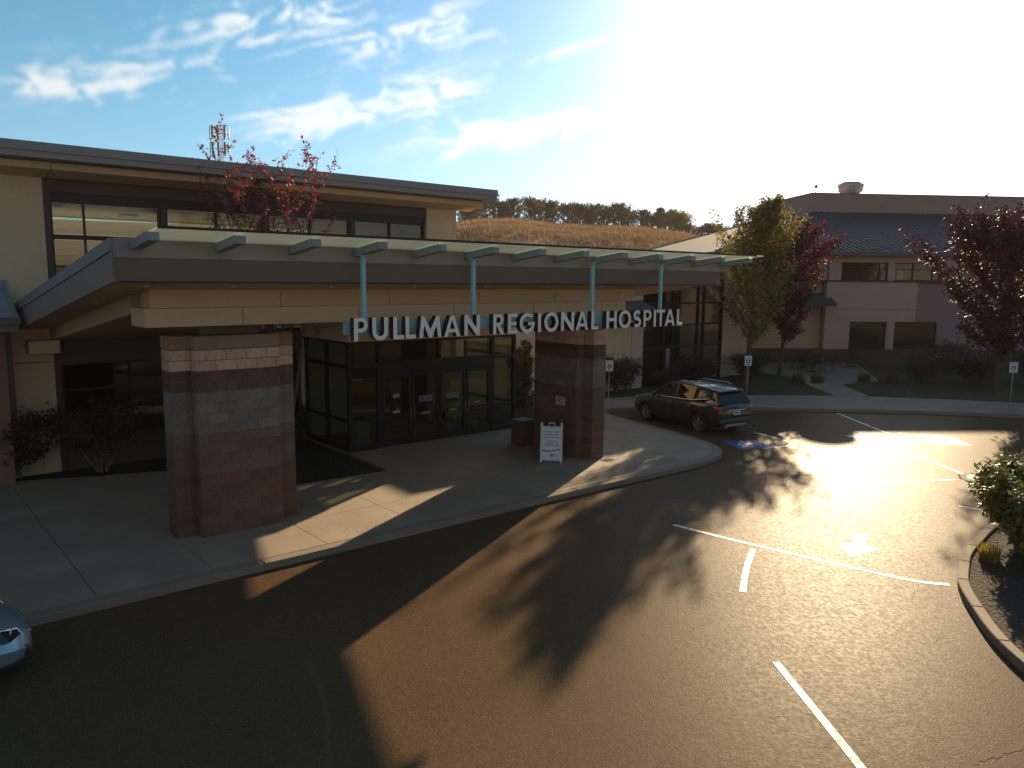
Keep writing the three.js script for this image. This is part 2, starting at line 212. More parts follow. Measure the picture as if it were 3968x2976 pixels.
{
  // kerb stones along the path
  let i0 = 0, acc = 0;
  const outer = kerbPath, inner = offsetPath(kerbPath, 0.25);
  const fine = []; for (let i = 0; i + 1 < outer.length; i++) { const L = Math.hypot(outer[i + 1][0] - outer[i][0], outer[i + 1][1] - outer[i][1]), n = Math.max(1, Math.ceil(L / 1.5)); for (let k = 0; k < n; k++) fine.push([lerp(outer[i][0], outer[i + 1][0], k / n), lerp(outer[i][1], outer[i + 1][1], k / n)]); } fine.push(outer[outer.length - 1]);
  const fin = offsetPath(fine, 0.25);
  for (let i = 1; i < fine.length; i++) {
    acc += Math.hypot(fine[i][0] - fine[i - 1][0], fine[i][1] - fine[i - 1][1]);
    if (acc > 2.7 || i === fine.length - 1) {
      const o = fine.slice(i0, i + 1).map(p => [...p]), n = fin.slice(i0, i + 1).map(p => [...p]);
      const e = o.length - 1, s = 0.006, dx = o[1][0] - o[0][0], dz = o[1][1] - o[0][1], l = Math.hypot(dx, dz), ex = o[e][0] - o[e - 1][0], ez = o[e][1] - o[e - 1][1], m = Math.hypot(ex, ez);
      o[0][0] += dx / l * s; o[0][1] += dz / l * s; n[0][0] += dx / l * s; n[0][1] += dz / l * s; o[e][0] -= ex / m * s; o[e][1] -= ez / m * s; n[e][0] -= ex / m * s; n[e][1] -= ez / m * s;
      part('kerb_stone', prism([...o, ...n.reverse()], -0.1, WALK, 0.012), mats.kerb, pavement);
      i0 = i; acc = 0;
    }
  }
  // slabs: outline clipped by a grid of joints
  const clip = (poly, x0, x1, z0, z1) => { const f = (P, inside, cut) => { const o = []; P.forEach((a, i) => { const b = P[(i + 1) % P.length], ia = inside(a), ib = inside(b); if (ia) o.push(a); if (ia !== ib) o.push(cut(a, b)); }); return o; }; const cx = X => (a, b) => { const t = (X - a[0]) / (b[0] - a[0]); return [X, lerp(a[1], b[1], t)]; }, cz = Zv => (a, b) => { const t = (Zv - a[1]) / (b[1] - a[1]); return [lerp(a[0], b[0], t), Zv]; }; let P = f(poly, p => p[0] >= x0, cx(x0)); if (P.length) P = f(P, p => p[0] <= x1, cx(x1)); if (P.length) P = f(P, p => p[1] >= z0, cz(z0)); if (P.length) P = f(P, p => p[1] <= z1, cz(z1)); return P.filter((p, i) => { const q = P[(i + 1) % P.length]; return Math.hypot(p[0] - q[0], p[1] - q[1]) > 0.004; }); };
  const area = P => Math.abs(P.reduce((s, p, i) => { const q = P[(i + 1) % P.length]; return s + p[0] * q[1] - q[0] * p[1]; }, 0)) / 2;
  const slabs = (outline, xs, zs) => { for (let i = 0; i + 1 < xs.length; i++) for (let j = 0; j + 1 < zs.length; j++) { const P = clip(outline, xs[i] + 0.007, xs[i + 1] - 0.007, zs[j] + 0.007, zs[j + 1] - 0.007); if (P.length > 2 && area(P) > 0.05) { const b = 0.006; part('slab', prism(P, 0, WALK - 0.0, 0), mats.concrete, pavement); } } };
  const cut = kerbIn.findIndex(p => p[0] > 21.8 && p[1] < -19.0);
  const near = [[-40, -22.55], ...kerbIn.slice(0, cut + 1).map(p => p), [22.15, -21.5], [22.3, -23.0], [20.9, -23.2], [20.2, -21.2], [17.45, -20.0], [17.45, -19.75], [10.75, -19.75], [10.68, -17.62], [8.17, -17.76], [6.95, -18.3], [6.0, -21.22], [4.56, -21.65], [2.5, -22.5]];
  slabs(near, [-40, -14, -12, -10.3, -8.45, -6.6, -4.75, -2.9, -1.05, 0.8, 2.65, 4.51, 6.7, 8.8, 10.65, 12.5, 14.3, 16.1, 18, 19.9, 23.2], [-23.3, -21.6, -19.8, -17.6, -15.0, -12.6]);
  const lawnEdge = [[22.3, -23.0], [24.8, -22.9], [27, -22.25], [29.2, -20.8], [31.73, -18.85], [33.9, -17.09], [35.07, -15.93], [37, -13.5], [38.72, -10.93], [41, -6], [42.3, -1], [42.8, 6], [42.8, 45]];
  const far = [...kerbIn.slice(cut), ...[...lawnEdge].reverse(), [22.3, -23.0], [22.15, -21.5]];
  slabs(far, [21, 23.2, 25.4, 27.6, 29.8, 32, 34.2, 36.4, 38.6, 40.8, 43], [-23.3, -20, -17, -14, -11, -8, -4, 0, 45]);
  // footpath to the patio, and the patio
  const path = [[34.0, -17.12], [35.1, -16.02], [38.1, -18.92], [41.3, -18.4], [48.8, -23.2], [46.5, -27.2], [40.5, -27.4], [38.9, -21.9], [36.3, -19.62]];
  slabs(path, [33, 36.4, 38.6, 40.8, 43, 45.2, 47.4, 50], [-28, -26, -24, -21.6, -19.2, -16.8, -15]);
}
// planting beds and lawns
struct('planting_bed', prism([[-40, -23.1], [-40, -22.6], [2.48, -22.56], [4.56, -21.72], [5.95, -21.28], [6.88, -18.36], [8.14, -17.83], [10.6, -17.69], [10.72, -19.8], [10.85, -23.2]], -0.1, 0.1), mats.mulch, 'dark bark mulch bed along the hospital wall');
struct('planting_bed', prism([[17.3, -20.12], [20.1, -21.3], [20.8, -23.3], [28.2, -24.2], [36, -24.2], [36, -26], [17.3, -26]], -0.1, 0.1), mats.mulch, 'mulch bed beside the glass entrance');
const lawnA = [[22.4, -23.1], [24.9, -23.0], [27.1, -22.35], [29.3, -20.9], [31.8, -18.95], [33.9, -17.25], [36.15, -19.7], [38.7, -22.0], [40.2, -27], [36, -24.3], [29, -24.3]];
const lawnB = [[35.2, -15.9], [37.1, -13.45], [38.85, -10.9], [41.1, -6], [42.4, -1], [42.9, 6], [42.9, 40], [75, 40], [75, -5], [53, -19.4], [48.9, -23.1], [41.4, -18.3], [38.15, -18.8]];
struct('lawn', prism(lawnA, -0.1, 0.12), mats.lawn, 'mown lawn strip behind the parked suv');
struct('lawn', prism(lawnB, -0.1, 0.12), mats.lawn, 'mown lawn in front of the far wing');
function inPoly(P, x, z) { let c = false; for (let i = 0, j = P.length - 1; i < P.length; j = i++) if ((P[i][1] > z) !== (P[j][1] > z) && x < (P[j][0] - P[i][0]) * (z - P[i][1]) / (P[j][1] - P[i][1]) + P[i][0]) c = !c; return c; }
function tuftGeo(n, h, w, seed, cols) { const r = rng(seed), b = new GB(); for (let i = 0; i < n; i++) { const a = r() * 6.28, l = h * (0.6 + 0.6 * r()), lean = l * (0.15 + 0.5 * r()), x = (r() - 0.5) * w, z = (r() - 0.5) * w, dx = Math.cos(a), dz = Math.sin(a), hw = h * 0.045; b.col = cols[Math.floor(r() * cols.length)]; b.tri([x - dz * hw, 0, z + dx * hw], [x + dz * hw, 0, z - dx * hw], [x + dx * lean, l, z + dz * lean]); } return b.geo(); }
function scatter(name, label, geo, mat, n, seed, place) { const r = rng(seed), im = new THREE.InstancedMesh(geo, mat, n), m = new THREE.Matrix4(), q = new THREE.Quaternion(), up = new THREE.Vector3(0, 1, 0); let k = 0; while (k < n) { const p = place(r); if (!p) continue; q.setFromAxisAngle(up, r() * 6.28); const s = p[3] ?? (0.7 + 0.6 * r()); m.compose(new THREE.Vector3(p[0], p[1], p[2]), q, new THREE.Vector3(s, s, s)); im.setMatrixAt(k++, m); } im.name = numbered(name); im.userData = { kind: 'stuff', label, category: 'grass' }; sh(im); scene.add(im); return im; }
const lawnTuft = tuftGeo(9, 0.07, 0.22, 5, [[0.06, 0.065, 0.018], [0.085, 0.08, 0.025], [0.045, 0.06, 0.015]]);
scatter('lawn_grass', 'short green grass of the lawns by the far sidewalk', lawnTuft, leafM, 9000, 6, r => { const a = r() < 0.4, x = a ? 22 + r() * 19 : 35 + r() * 16, z = a ? -27 + r() * 10 : -23 + r() * 20; return inPoly(a ? lawnA : lawnB, x, z) ? [x, 0.115, z] : null; });
scatter('bed_grass', 'low green ground cover in the bed beside the block pillar', lawnTuft, leafM, 1500, 8, r => { const x = 8 + r() * 2.6, z = -20.5 + r() * 2.7; return z < -17.85 && x < 10.6 ? [x, 0.095, z, 1.1 + r()] : null; });
scatter('hill_grass', 'tall dry golden grass covering the hillside', tuftGeo(16, 1.0, 2.2, 9, [[0.30, 0.18, 0.085], [0.22, 0.125, 0.06], [0.36, 0.235, 0.12], [0.16, 0.09, 0.045]]), leafM, 9000, 10, r => { const az = rad(33 + 24 * r()), R = 120 + 90 * Math.sqrt(r()); const x = Math.sin(az) * R, z = -Math.cos(az) * R; if (Math.abs(R - 170) < 3) return null; return [x, terrainY(x, z) - 0.05, z, 0.5 + 0.6 * r()]; });

// ------------------------------------------------------------------ painted markings, manhole, sealed cracks
function strip(pts, w, y0, y1, mat, name, label, group) {
  const path = pts.length > 2 ? catmull(pts, pts.length * 6) : pts, a = offsetPath(path, w / 2), b = offsetPath(path, -w / 2).reverse();
  return single(name, prism([...a, ...b], y0, y1), mat, label, 'road marking', group);
}
const MY = ROAD + 0.004;
strip([[13.28, -10.1], [13.45, -8.72], [13.86, -6.45], [14.11, -5.37], [14.4, -4.92]], 0.11, ROAD - 0.01, MY, mats.paint, 'painted_line', 'long thin white line crossing the asphalt to the island kerb');
strip([[13.3, -8.15], [12.2, -7.6], [11.25, -7.05]], 0.11, ROAD - 0.01, MY, mats.paint, 'painted_dash', 'short curved white dash beside the long painted line');
strip([[9.47, -5.35], [8.06, -3.48], [7.6, -2.9]], 0.11, ROAD - 0.01, MY, mats.paint, 'painted_line', 'straight white line segment on the open asphalt');
strip([[30.2, -15.05], [27.6, -11.9], [26.4, -10.45]], 0.11, ROAD - 0.01, MY, mats.paint, 'stall_line', 'white stall line running out from the far kerb', 'parking stall lines');
strip([[24.74, -9.78], [23.3, -7.86]], 0.11, ROAD - 0.01, MY, mats.paint, 'stall_line', 'white stall line ending at the manhole cover');
strip([[23.95, -14.9], [23.1, -12.95], [21.8, -13.2]], 0.10, ROAD - 0.01, MY, mats.paint, 'stall_line', 'white stall line beside the blue accessible parking patch');
strip([[20.6, -8.9], [22.5, -7.75]], 0.10, ROAD - 0.01, MY, mats.paint, 'stall_line', 'white line meeting the manhole cover from the drive');
strip([[19.83, -6.73], [19.9, -6.1]], 0.08, ROAD - 0.01, MY, mats.paint, 'painted_dash', 'thin white dash near the hedge island');
single('painted_arrow', prism([[15.03, -7.3], [15.18, -7.03], [15.55, -7.25], [15.78, -7.5], [15.98, -7.1], [15.62, -6.98], [15.27, -6.82], [15.32, -6.52], [14.35, -6.7]], ROAD - 0.01, MY), mats.paint, 'worn white direction arrow painted on the sunlit asphalt', 'road marking');
{
  const pad = (name, pts, mat, label) => single(name, prism(pts, ROAD - 0.01, MY), mat, label, 'road marking', 'accessible parking pads');
  pad('parking_pad', [[25.95, -12.6], [26.85, -12.05], [26.1, -10.7], [25.2, -11.2]], mats.paint, 'white accessible parking square in the brightest sun glare');
  pad('parking_pad', [[28.03, -11.05], [28.76, -10.31], [27.75, -9.15], [26.95, -9.95]], mats.paint, 'white accessible parking square under the tree shadow');
  const isa = thing('parking_symbol', 'blue accessible parking patch with white wheelchair symbol behind the suv', 'road marking', [21.95, 0, -13.85], -0.5);
  part('blue_field', bx(-0.62, 0.62, ROAD - 0.01, MY, -0.62, 0.62), mats.paintBlue, isa);
  const y0 = MY - 0.001, y1 = MY + 0.004, ring = new THREE.Shape(); ring.absarc(0, 0, 0.33, 0.5, 4.9, false); ring.absarc(0, 0, 0.25, 4.9, 0.5, true); ring.closePath();
  const rg = new THREE.ExtrudeGeometry(ring, { depth: 0.004, bevelEnabled: false, curveSegments: 20 }); rg.rotateX(-Math.PI / 2); rg.translate(-0.05, MY, 0.1);
  part('white_symbol', boxUV(merge([rg, bx(-0.06, 0.03, MY, MY + 0.004, -0.34, 0.0), bx(0.032, 0.3, MY, MY + 0.004, -0.1, -0.02), bx(0.302, 0.37, MY, MY + 0.004, -0.1, 0.3), prism([[-0.11, -0.44], [0.0, -0.5], [0.08, -0.44], [0.05, -0.36], [-0.06, -0.36]], MY, MY + 0.0045)])), mats.paint, isa);
}
{
  const m = thing('manhole_cover', 'round ribbed iron manhole cover with concrete collar on the asphalt', 'manhole', [23.15, ROAD, -7.3]);
  const ring = (ri, ro, y0, y1, mat, nm) => part(nm, new THREE.LatheGeometry([[ri, y0], [ro, y0], [ro, y1], [ri, y1], [ri, y0]].map(p => new THREE.Vector2(...p)), 40), mat, m);
  ring(0.40, 0.62, 0, 0.012, mats.kerb, 'collar'); ring(0.33, 0.395, 0, 0.02, mats.iron, 'rim');
  const cov = new THREE.CylinderGeometry(0.325, 0.325, 0.014, 36); cov.translate(0, 0.007, 0); part('lid', cov, mats.iron, m);
  ring(0.2, 0.225, 0.012, 0.019, mats.iron, 'rib'); ring(0.1, 0.125, 0.012, 0.019, mats.iron, 'rib');
}
const tar = new THREE.MeshPhysicalMaterial({ color: lin(0.13, 0.085, 0.05), roughness: 0.6, specularIntensity: 0.05 });
const crackSeal = (pts, w, label) => { const r = rng(pts.length * 7 + 1), P = catmull(pts, 40).map(([x, z]) => [x + (r() - 0.5) * 0.05, z + (r() - 0.5) * 0.05]); single('crack_sealant', prism([...offsetPath(P, w / 2), ...offsetPath(P, -w / 2).reverse()], ROAD - 0.01, ROAD + 0.003), tar, label, 'crack sealant'); };
crackSeal([[4.42, -9.4], [4.2, -8.6], [4.05, -8.2], [3.75, -7.6], [3.5, -7.0], [3.2, -6.2]], 0.07, 'glossy tar sealed crack at the edge of the canopy shadow');
crackSeal([[8.6, -2.6], [9.05, -2.72], [9.5, -2.6], [10.1, -2.45], [11, -2.5]], 0.09, 'glossy tar sealed crack in the corner of the drive');
// leaf litter and grit on the pavement
{
  const b = new GB(), r = rng(55); for (let i = 0; i < 260; i++) { const x = 6.6 + r() * 4.2, z = -15.6 + r() * 2.3, s = 0.012 + r() * 0.02, a = r() * 6; b.col = [0.06 + 0.05 * r(), 0.04, 0.02]; b.tri([x, WALK + 0.004, z], [x + Math.cos(a) * s, WALK + 0.006 + r() * 0.01, z + Math.sin(a) * s], [x + Math.cos(a + 1.4) * s, WALK + 0.005, z + Math.sin(a + 1.4) * s]); }
  const m = single('leaf_litter', b.geo(), std(0xffffff, 0.9, { vertexColors: true, side: THREE.DoubleSide }), 'scattered small dry leaf bits on the sunlit concrete', 'leaf litter'); m.userData.kind = 'stuff';
}

// ------------------------------------------------------------------ main building with clerestory
const WZ = -23;
{
  const b = thing('hospital_building', 'tan stucco main building with tall clerestory window band and grey roof fascia', 'building', [0, 0, 0]);
  part('wall', bx(-22, 3.92, -0.1, 7.78, WZ - 0.4, WZ), mats.stucco, b).userData.label = 'plain tan stucco wall left of the window band';
  part('wall', bx(15.6, 16.88, -0.1, 7.78, WZ - 0.4, WZ), mats.stucco, b);
  part('side_wall', bx(16.48, 16.88, -0.1, 7.78, -34, WZ - 0.4), mats.stucco, b);
  part('back_wall', merge([bx(-22, 16.48, -0.1, 4.2, -34, -33.6), bx(-22, 16.48, 7.42, 7.78, -34, -33.6)]), mats.stucco, b);
  part('end_wall', bx(-22.4, -22, -0.1, 7.78, -34, WZ), mats.stucco, b);
  part('wall_joint', bx(3.0, 3.91, 3.02, 3.04, WZ, WZ + 0.004), mats.darkPanel, b);
  // roof edge, one profile run along the front and mitred round the right end
  const prof = [[WZ, 7.70], [WZ + 0.72, 7.82], [WZ + 0.78, 7.84], [WZ + 0.78, 8.0], [WZ + 0.66, 8.05], [WZ + 0.66, 8.3], [WZ, 8.3]];
  part('cornice', profX(prof, -22.9, 17.5), mats.stucco, b);
  part('cornice_joint', profX([[WZ + 0.1, 7.71], [WZ + 0.785, 7.825], [WZ + 0.785, 8.0], [WZ + 0.7, 8.0], [WZ + 0.5, 7.85]].map(([z, y]) => [z + 0.003, y - 0.003]), 4.0, 4.018), mats.darkPanel, b);
  part('cornice', bx(16.883, 17.5, 7.84, 8.0, -34.4, WZ - 0.003), mats.stucco, b);
  part('roof_fascia', merge([bx(-23.1, 17.72, 8.03, 8.18, WZ + 0.70, WZ + 1.26), bx(-23.1, 17.75, 8.183, 8.39, WZ + 0.70, WZ + 1.30)]), mats.fascia, b);
  part('roof_fascia', merge([bx(17.3, 17.72, 8.03, 8.18, -34.6, WZ + 0.697), bx(17.3, 17.75, 8.183, 8.39, -34.6, WZ + 0.697)]), mats.fascia, b);
  part('roof', bx(-23.1, 17.29, 8.31, 8.37, -34.6, WZ + 0.69), mats.roofMetal, b);
  // window bay: head panels, frames, panes
  part('head_panel', bx(3.92, 15.6, 7.38, 7.69, WZ - 0.3, WZ - 0.06), mats.darkPanel, b);
  part('jamb_panel', bx(3.92, 4.08, 0.1, 7.379, WZ - 0.3, WZ - 0.06), mats.darkPanel, b);
  const win = (nm, x0, x1, y0, y1, z) => { const w = part('window', bx(x0 + 0.02, x1 - 0.02, y0 + 0.02, y1 - 0.02, z - 0.012, z), mats.pane, b); return w; };
  const fr = (x0, x1, y0, y1, z0 = WZ - 0.26, z1 = WZ - 0.1) => part('frame', bx(x0, x1, y0, y1, z0, z1), mats.frame, b);
  fr(4.08, 15.6, 7.12, 7.379, WZ - 0.28, WZ - 0.1);
  const posts = [4.08, 6.83, 9.8, 12.72, 15.5];
  for (let i = 0; i < 4; i++) {
    const x0 = posts[i] + (i ? 0.12 : 0.05), x1 = posts[i + 1] - (i < 3 ? 0.12 : 0.0), xm = i ? (x0 + x1) / 2 : 4.86;
    fr(x0 - 0.05, x0, 3.6, 7.117); fr(x1, x1 + 0.05, 3.6, 7.117);
    for (const [y0, y1] of [[6.31, 7.12], [5.5, 6.19], [4.7, 5.46], [3.7, 4.62]]) { win('pane', x0, xm - 0.02, y0, y1, WZ - 0.17); win('pane', xm + 0.02, x1, y0, y1, WZ - 0.17); fr(xm - 0.02, xm + 0.02, y0, y1); }
    fr(x0, x1, 6.19, 6.307); fr(x0, x1, 5.46, 5.497); fr(x0, x1, 4.62, 4.697); fr(x0, x1, 3.6, 3.697);
    if (i) part('post', bx(posts[i] - 0.065, posts[i] + 0.065, 3.6, 7.117, WZ - 0.3, WZ - 0.05), mats.darkPanel, b);
  }
  // lower storey under the canopy
  part('spandrel', bx(4.082, 10.8, 2.95, 3.597, WZ - 0.3, WZ - 0.04), mats.darkPanel, b);
  part('low_wall', bx(4.082, 10.8, -0.1, 0.9, WZ - 0.3, WZ - 0.02), mats.darkPanel, b);
  for (let i = 0; i < 4; i++) { const x0 = 4.14 + i * 1.66, x1 = x0 + 1.6; part('window', bx(x0, x1, 0.96, 2.9, WZ - 0.182, WZ - 0.17), mats.paneDark, b); fr(x0 - 0.06, x0 - 0.002, 0.9, 2.95); fr(x0, x1, 2.2, 2.26, WZ - 0.26, WZ - 0.12); fr(x0, x1, 0.9, 0.957); fr(x0, x1, 2.903, 2.95); }
  // interior: upper hall open to the sky on its far side, ceiling with round lights
  part('interior_floor', bx(-21.9, 16.4, 3.5, 3.6, -33.55, WZ - 0.31), mats.interior, b);
  part('interior_ceiling', bx(-21.9, 16.4, 7.45, 7.55, -33.55, WZ - 0.31), mats.interior, b);
  part('interior_wall', bx(3.5, 3.6, 3.6, 7.44, -31, -27), mats.interior, b);
  part('interior_wall', bx(5, 9, 3.6, 5.6, -30.2, -30), mats.interior, b);
  part('ground_floor', bx(-21.9, 16.4, 0.05, 0.12, -33.55, WZ - 0.31), mats.interiorDark, b);
  part('ground_floor_wall', bx(3.5, 16.4, 0.12, 3.49, -30.2, -30), mats.interior, b);
  const lamp = new THREE.CylinderGeometry(0.3, 0.34, 0.08, 20);
  for (let i = 0; i < 4; i++) for (let j = 0; j < 3; j++) { const l = part('ceiling_light', lamp, mats.white, b); l.position.set(5 + i * 2.9, 7.40, -25.5 - j * 2.6); }
  // downspout at the left pilaster
  part('downspout', bx(2.85, 3.0, 0.1, 4.0, WZ + 0.02, WZ + 0.14), mats.steel, b);
}
{
  const w = thing('side_wing', 'low wing with blue grey metal roof left of the canopy', 'building');
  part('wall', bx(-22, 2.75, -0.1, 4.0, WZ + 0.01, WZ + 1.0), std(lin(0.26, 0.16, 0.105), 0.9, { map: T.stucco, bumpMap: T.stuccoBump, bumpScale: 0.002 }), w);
  part('roof', profX([[WZ + 0.01, 5.0], [WZ + 1.65, 4.3], [WZ + 1.65, 4.2], [WZ + 0.01, 4.9]], -22, 2.98), mats.fasciaBlue, w);
  for (let x = 2.9; x > -8; x -= 0.42) part('seam', profX([[WZ + 0.02, 5.04], [WZ + 1.64, 4.345], [WZ + 1.64, 4.303], [WZ + 0.02, 5.003]], x, x + 0.035), mats.fasciaBlue, w);
  part('gutter', profX([[WZ + 1.652, 4.28], [WZ + 1.79, 4.28], [WZ + 1.75, 4.12], [WZ + 1.652, 4.1]], -22, 3.0), mats.steel, w);
  part('flashing', bx(-22, 2.99, 4.96, 5.14, WZ + 0.01, WZ + 0.07), mats.fasciaBlue, w);
  part('fascia', bx(-22, 2.97, 3.95, 4.19, WZ + 1.4, WZ + 1.64), mats.steel, w);
}

// ------------------------------------------------------------------ entrance canopy
const CZ = -13.1, slope = 0.135, topY = z => 5.86 + slope * (z - CZ), botY = z => 5.2 + slope * (z - CZ + 0.15);
const XL = 3.16, XR = 18.95;
{
  const c = thing('entrance_canopy', 'wide sloping entrance canopy with grey fascia, tan soffit and glass visor', 'canopy');
  const roofPiece = (x0, x1, z0, z1) => { part('roof_deck', profX([[z0, topY(z0) - 0.03], [z1, topY(z1) - 0.03], [z1, topY(z1) - 0.16], [z0, topY(z0) - 0.16]], x0, x1), mats.roofMetal, c); part('soffit', profX([[z0, botY(z0) + 0.06], [z1, botY(z1) + 0.06], [z1, botY(z1) + 0.012], [z0, botY(z0) + 0.012]], x0, x1), mats.soffit, c); };
  roofPiece(XL + 0.03, XR - 0.03, CZ - 0.19, -17.4); roofPiece(XL + 0.03, 7.3, -17.403, WZ + 0.012); roofPiece(10.75, 17.0, -17.403, WZ + 0.012);
  // edges of the light well
  for (const [x0, x1] of [[7.3, 7.36], [10.69, 10.75]]) part('well_fascia', profX([[-17.404, topY(-17.4)], [WZ + 0.012, topY(WZ)], [WZ + 0.012, botY(WZ)], [-17.404, botY(-17.4)]], x0 + 0.001, x1 - 0.001), mats.fascia, c);
  part('well_fascia', bx(7.3, 10.75, botY(-17.4), topY(-17.4), -17.46, -17.401), mats.fascia, c);
  // front fascia: upright band above, canted band below
  part('fascia', profX([[CZ - 0.18, topY(CZ)], [CZ, topY(CZ)], [CZ, 5.56], [CZ - 0.18, 5.56]], XL, XR), mats.fascia, c);
  part('fascia', profX([[CZ - 0.006, 5.556], [CZ - 0.14, 5.2], [CZ - 0.18, 5.2], [CZ - 0.18, 5.556]], XL + 0.02, XR - 0.02), mats.steel, c);
  part('drip_edge', bx(XL + 0.1, XR - 0.1, 5.17, 5.197, CZ - 0.2, CZ - 0.142), mats.frame, c);
  // raked ends
  for (const [x0, x1, xs, ZB] of [[XL - 0.02, XL + 0.026, -1, WZ + 0.1], [XR - 0.026, XR + 0.02, 1, -17.4]]) {
    part('rake_cap', profX([[CZ - 0.182, topY(CZ)], [ZB, topY(ZB)], [ZB, topY(ZB) - 0.2], [CZ - 0.182, topY(CZ) - 0.2]], xs < 0 ? x0 - 0.03 : x0, xs < 0 ? x1 : x1 + 0.03), mats.fasciaBlue, c);
    part('rake_board', profX([[CZ - 0.182, topY(CZ) - 0.204], [ZB, topY(ZB) - 0.204], [ZB, botY(ZB) - 0.01], [CZ - 0.182, botY(CZ - 0.182) - 0.01]], x0, x1), mats.fascia, c);
  }
  part('rake_board', bx(17.002, XR - 0.03, botY(-17.4) - 0.01, topY(-17.4), -17.44, -17.402), mats.fascia, c); part('rake_board', profX([[-17.445, topY(-17.445)], [WZ + 0.1, topY(WZ + 0.1)], [WZ + 0.1, botY(WZ + 0.1) - 0.01], [-17.445, botY(-17.445) - 0.01]], 17.003, 17.05), mats.fascia, c);
  // front beam in two steps, sloped dropped ceiling behind it
  part('beam', rb(3.87, 16.4, 4.38, 4.71, -15.24, -14.4, 0.006), mats.stucco, c);
  part('beam', bx(4.0, 16.87, 4.713, 5.05, -15.1, -14.5), mats.stucco, c);
  for (let x = 5.6; x < 16.6; x += 2.45) { part('joint', bx(x, x + 0.012, 4.38, 4.71, -14.4, -14.397), mats.darkPanel, c); part('joint', bx(x + 0.8, x + 0.812, 4.715, 4.98, -14.5, -14.497), mats.darkPanel, c); }
  const drop = z => 4.59 + 0.1295 * (z + 15.24);
  for (const [x0, x1, z0, z1] of [[3.87, 17.0, -15.245, -17.4], [3.87, 7.29, -17.402, WZ + 0.012], [10.76, 17.0, -17.402, WZ + 0.012]]) part('dropped_ceiling', profX([[z0, botY(z0) + 0.005], [z1, botY(z1) + 0.005], [z1, drop(z1)], [z0, drop(z0)]], x0, x1), mats.soffit, c);
  part('end_bracket', rb(3.3, 4.0, 3.28, 3.62, WZ + 0.015, WZ + 0.5, 0.03), mats.stucco, c);
  // bearing steel on the pillars
  part('bearing_plate', bx(5.2, 6.4, 4.14, 4.5, -15.75, -15.6), mats.steel, c); part('bearing_plate', bx(16.09, 16.24, 4.14, 4.48, -16.9, -15.9), mats.steel, c);
  // outriggers with sloping glass on top
  const N = 13, dx = 1.29, os = 0.125, z0 = CZ + 0.004, z1 = CZ + 0.95, yb = 5.68;
  for (let i = 0; i < N; i++) { const x = 3.37 + i * dx; part('outrigger', profX([[z0, yb], [z1, yb + os * (z1 - z0)], [z1, yb + os * (z1 - z0) + 0.12], [z1 - 0.06, yb + os * (z1 - z0) + 0.132], [z0, yb + 0.14]], x, x + 0.16), mats.fasciaBlue, c); }
  const yA = yb + 0.155, zf = z1 + 0.16, yF = yA + 0.142;
  for (let i = 0; i < N - 1; i++) { const x0 = 3.46 + i * dx, x1 = x0 + dx - 0.008; part('glass_pane', profX([[z0, yA], [zf, yF], [zf, yF + 0.018], [z0, yA + 0.018]], x0, x1), mats.canopyGlass, c); part('glass_edge', bx(x0, x1, yF - 0.012, yF + 0.03, zf + 0.001, zf + 0.02), mats.frame, c); }
  { const x0 = 3.46 + 12 * dx; part('glass_pane', profX([[z0, yA], [zf, yF], [zf, yF + 0.018], [z0, yA + 0.018]], x0, x0 + 0.35), mats.canopyGlass, c); }
  // recessed downlights
  const trim = new THREE.LatheGeometry([[0.055, 0], [0.1, 0], [0.1, -0.012], [0.055, -0.006]].map(p => new THREE.Vector2(...p)), 20), bulb = new THREE.SphereGeometry(0.05, 12, 8);
  for (const x of [3.75, 5.2, 7.1, 9.0, 10.9, 12.8, 14.7, 16.6, 18.3]) for (const z of [-13.75]) { const d = part('downlight', trim, mats.white, c); d.position.set(x, botY(z) + 0.012, z); d.rotation.x = slope; const l = part('lamp', bulb, mats.white, d); l.position.y = 0.0; }
  for (const z of [-16.5]) { const d = part('downlight', trim, mats.white, c); d.position.set(3.52, botY(z) + 0.012, z); d.rotation.x = slope; }
}

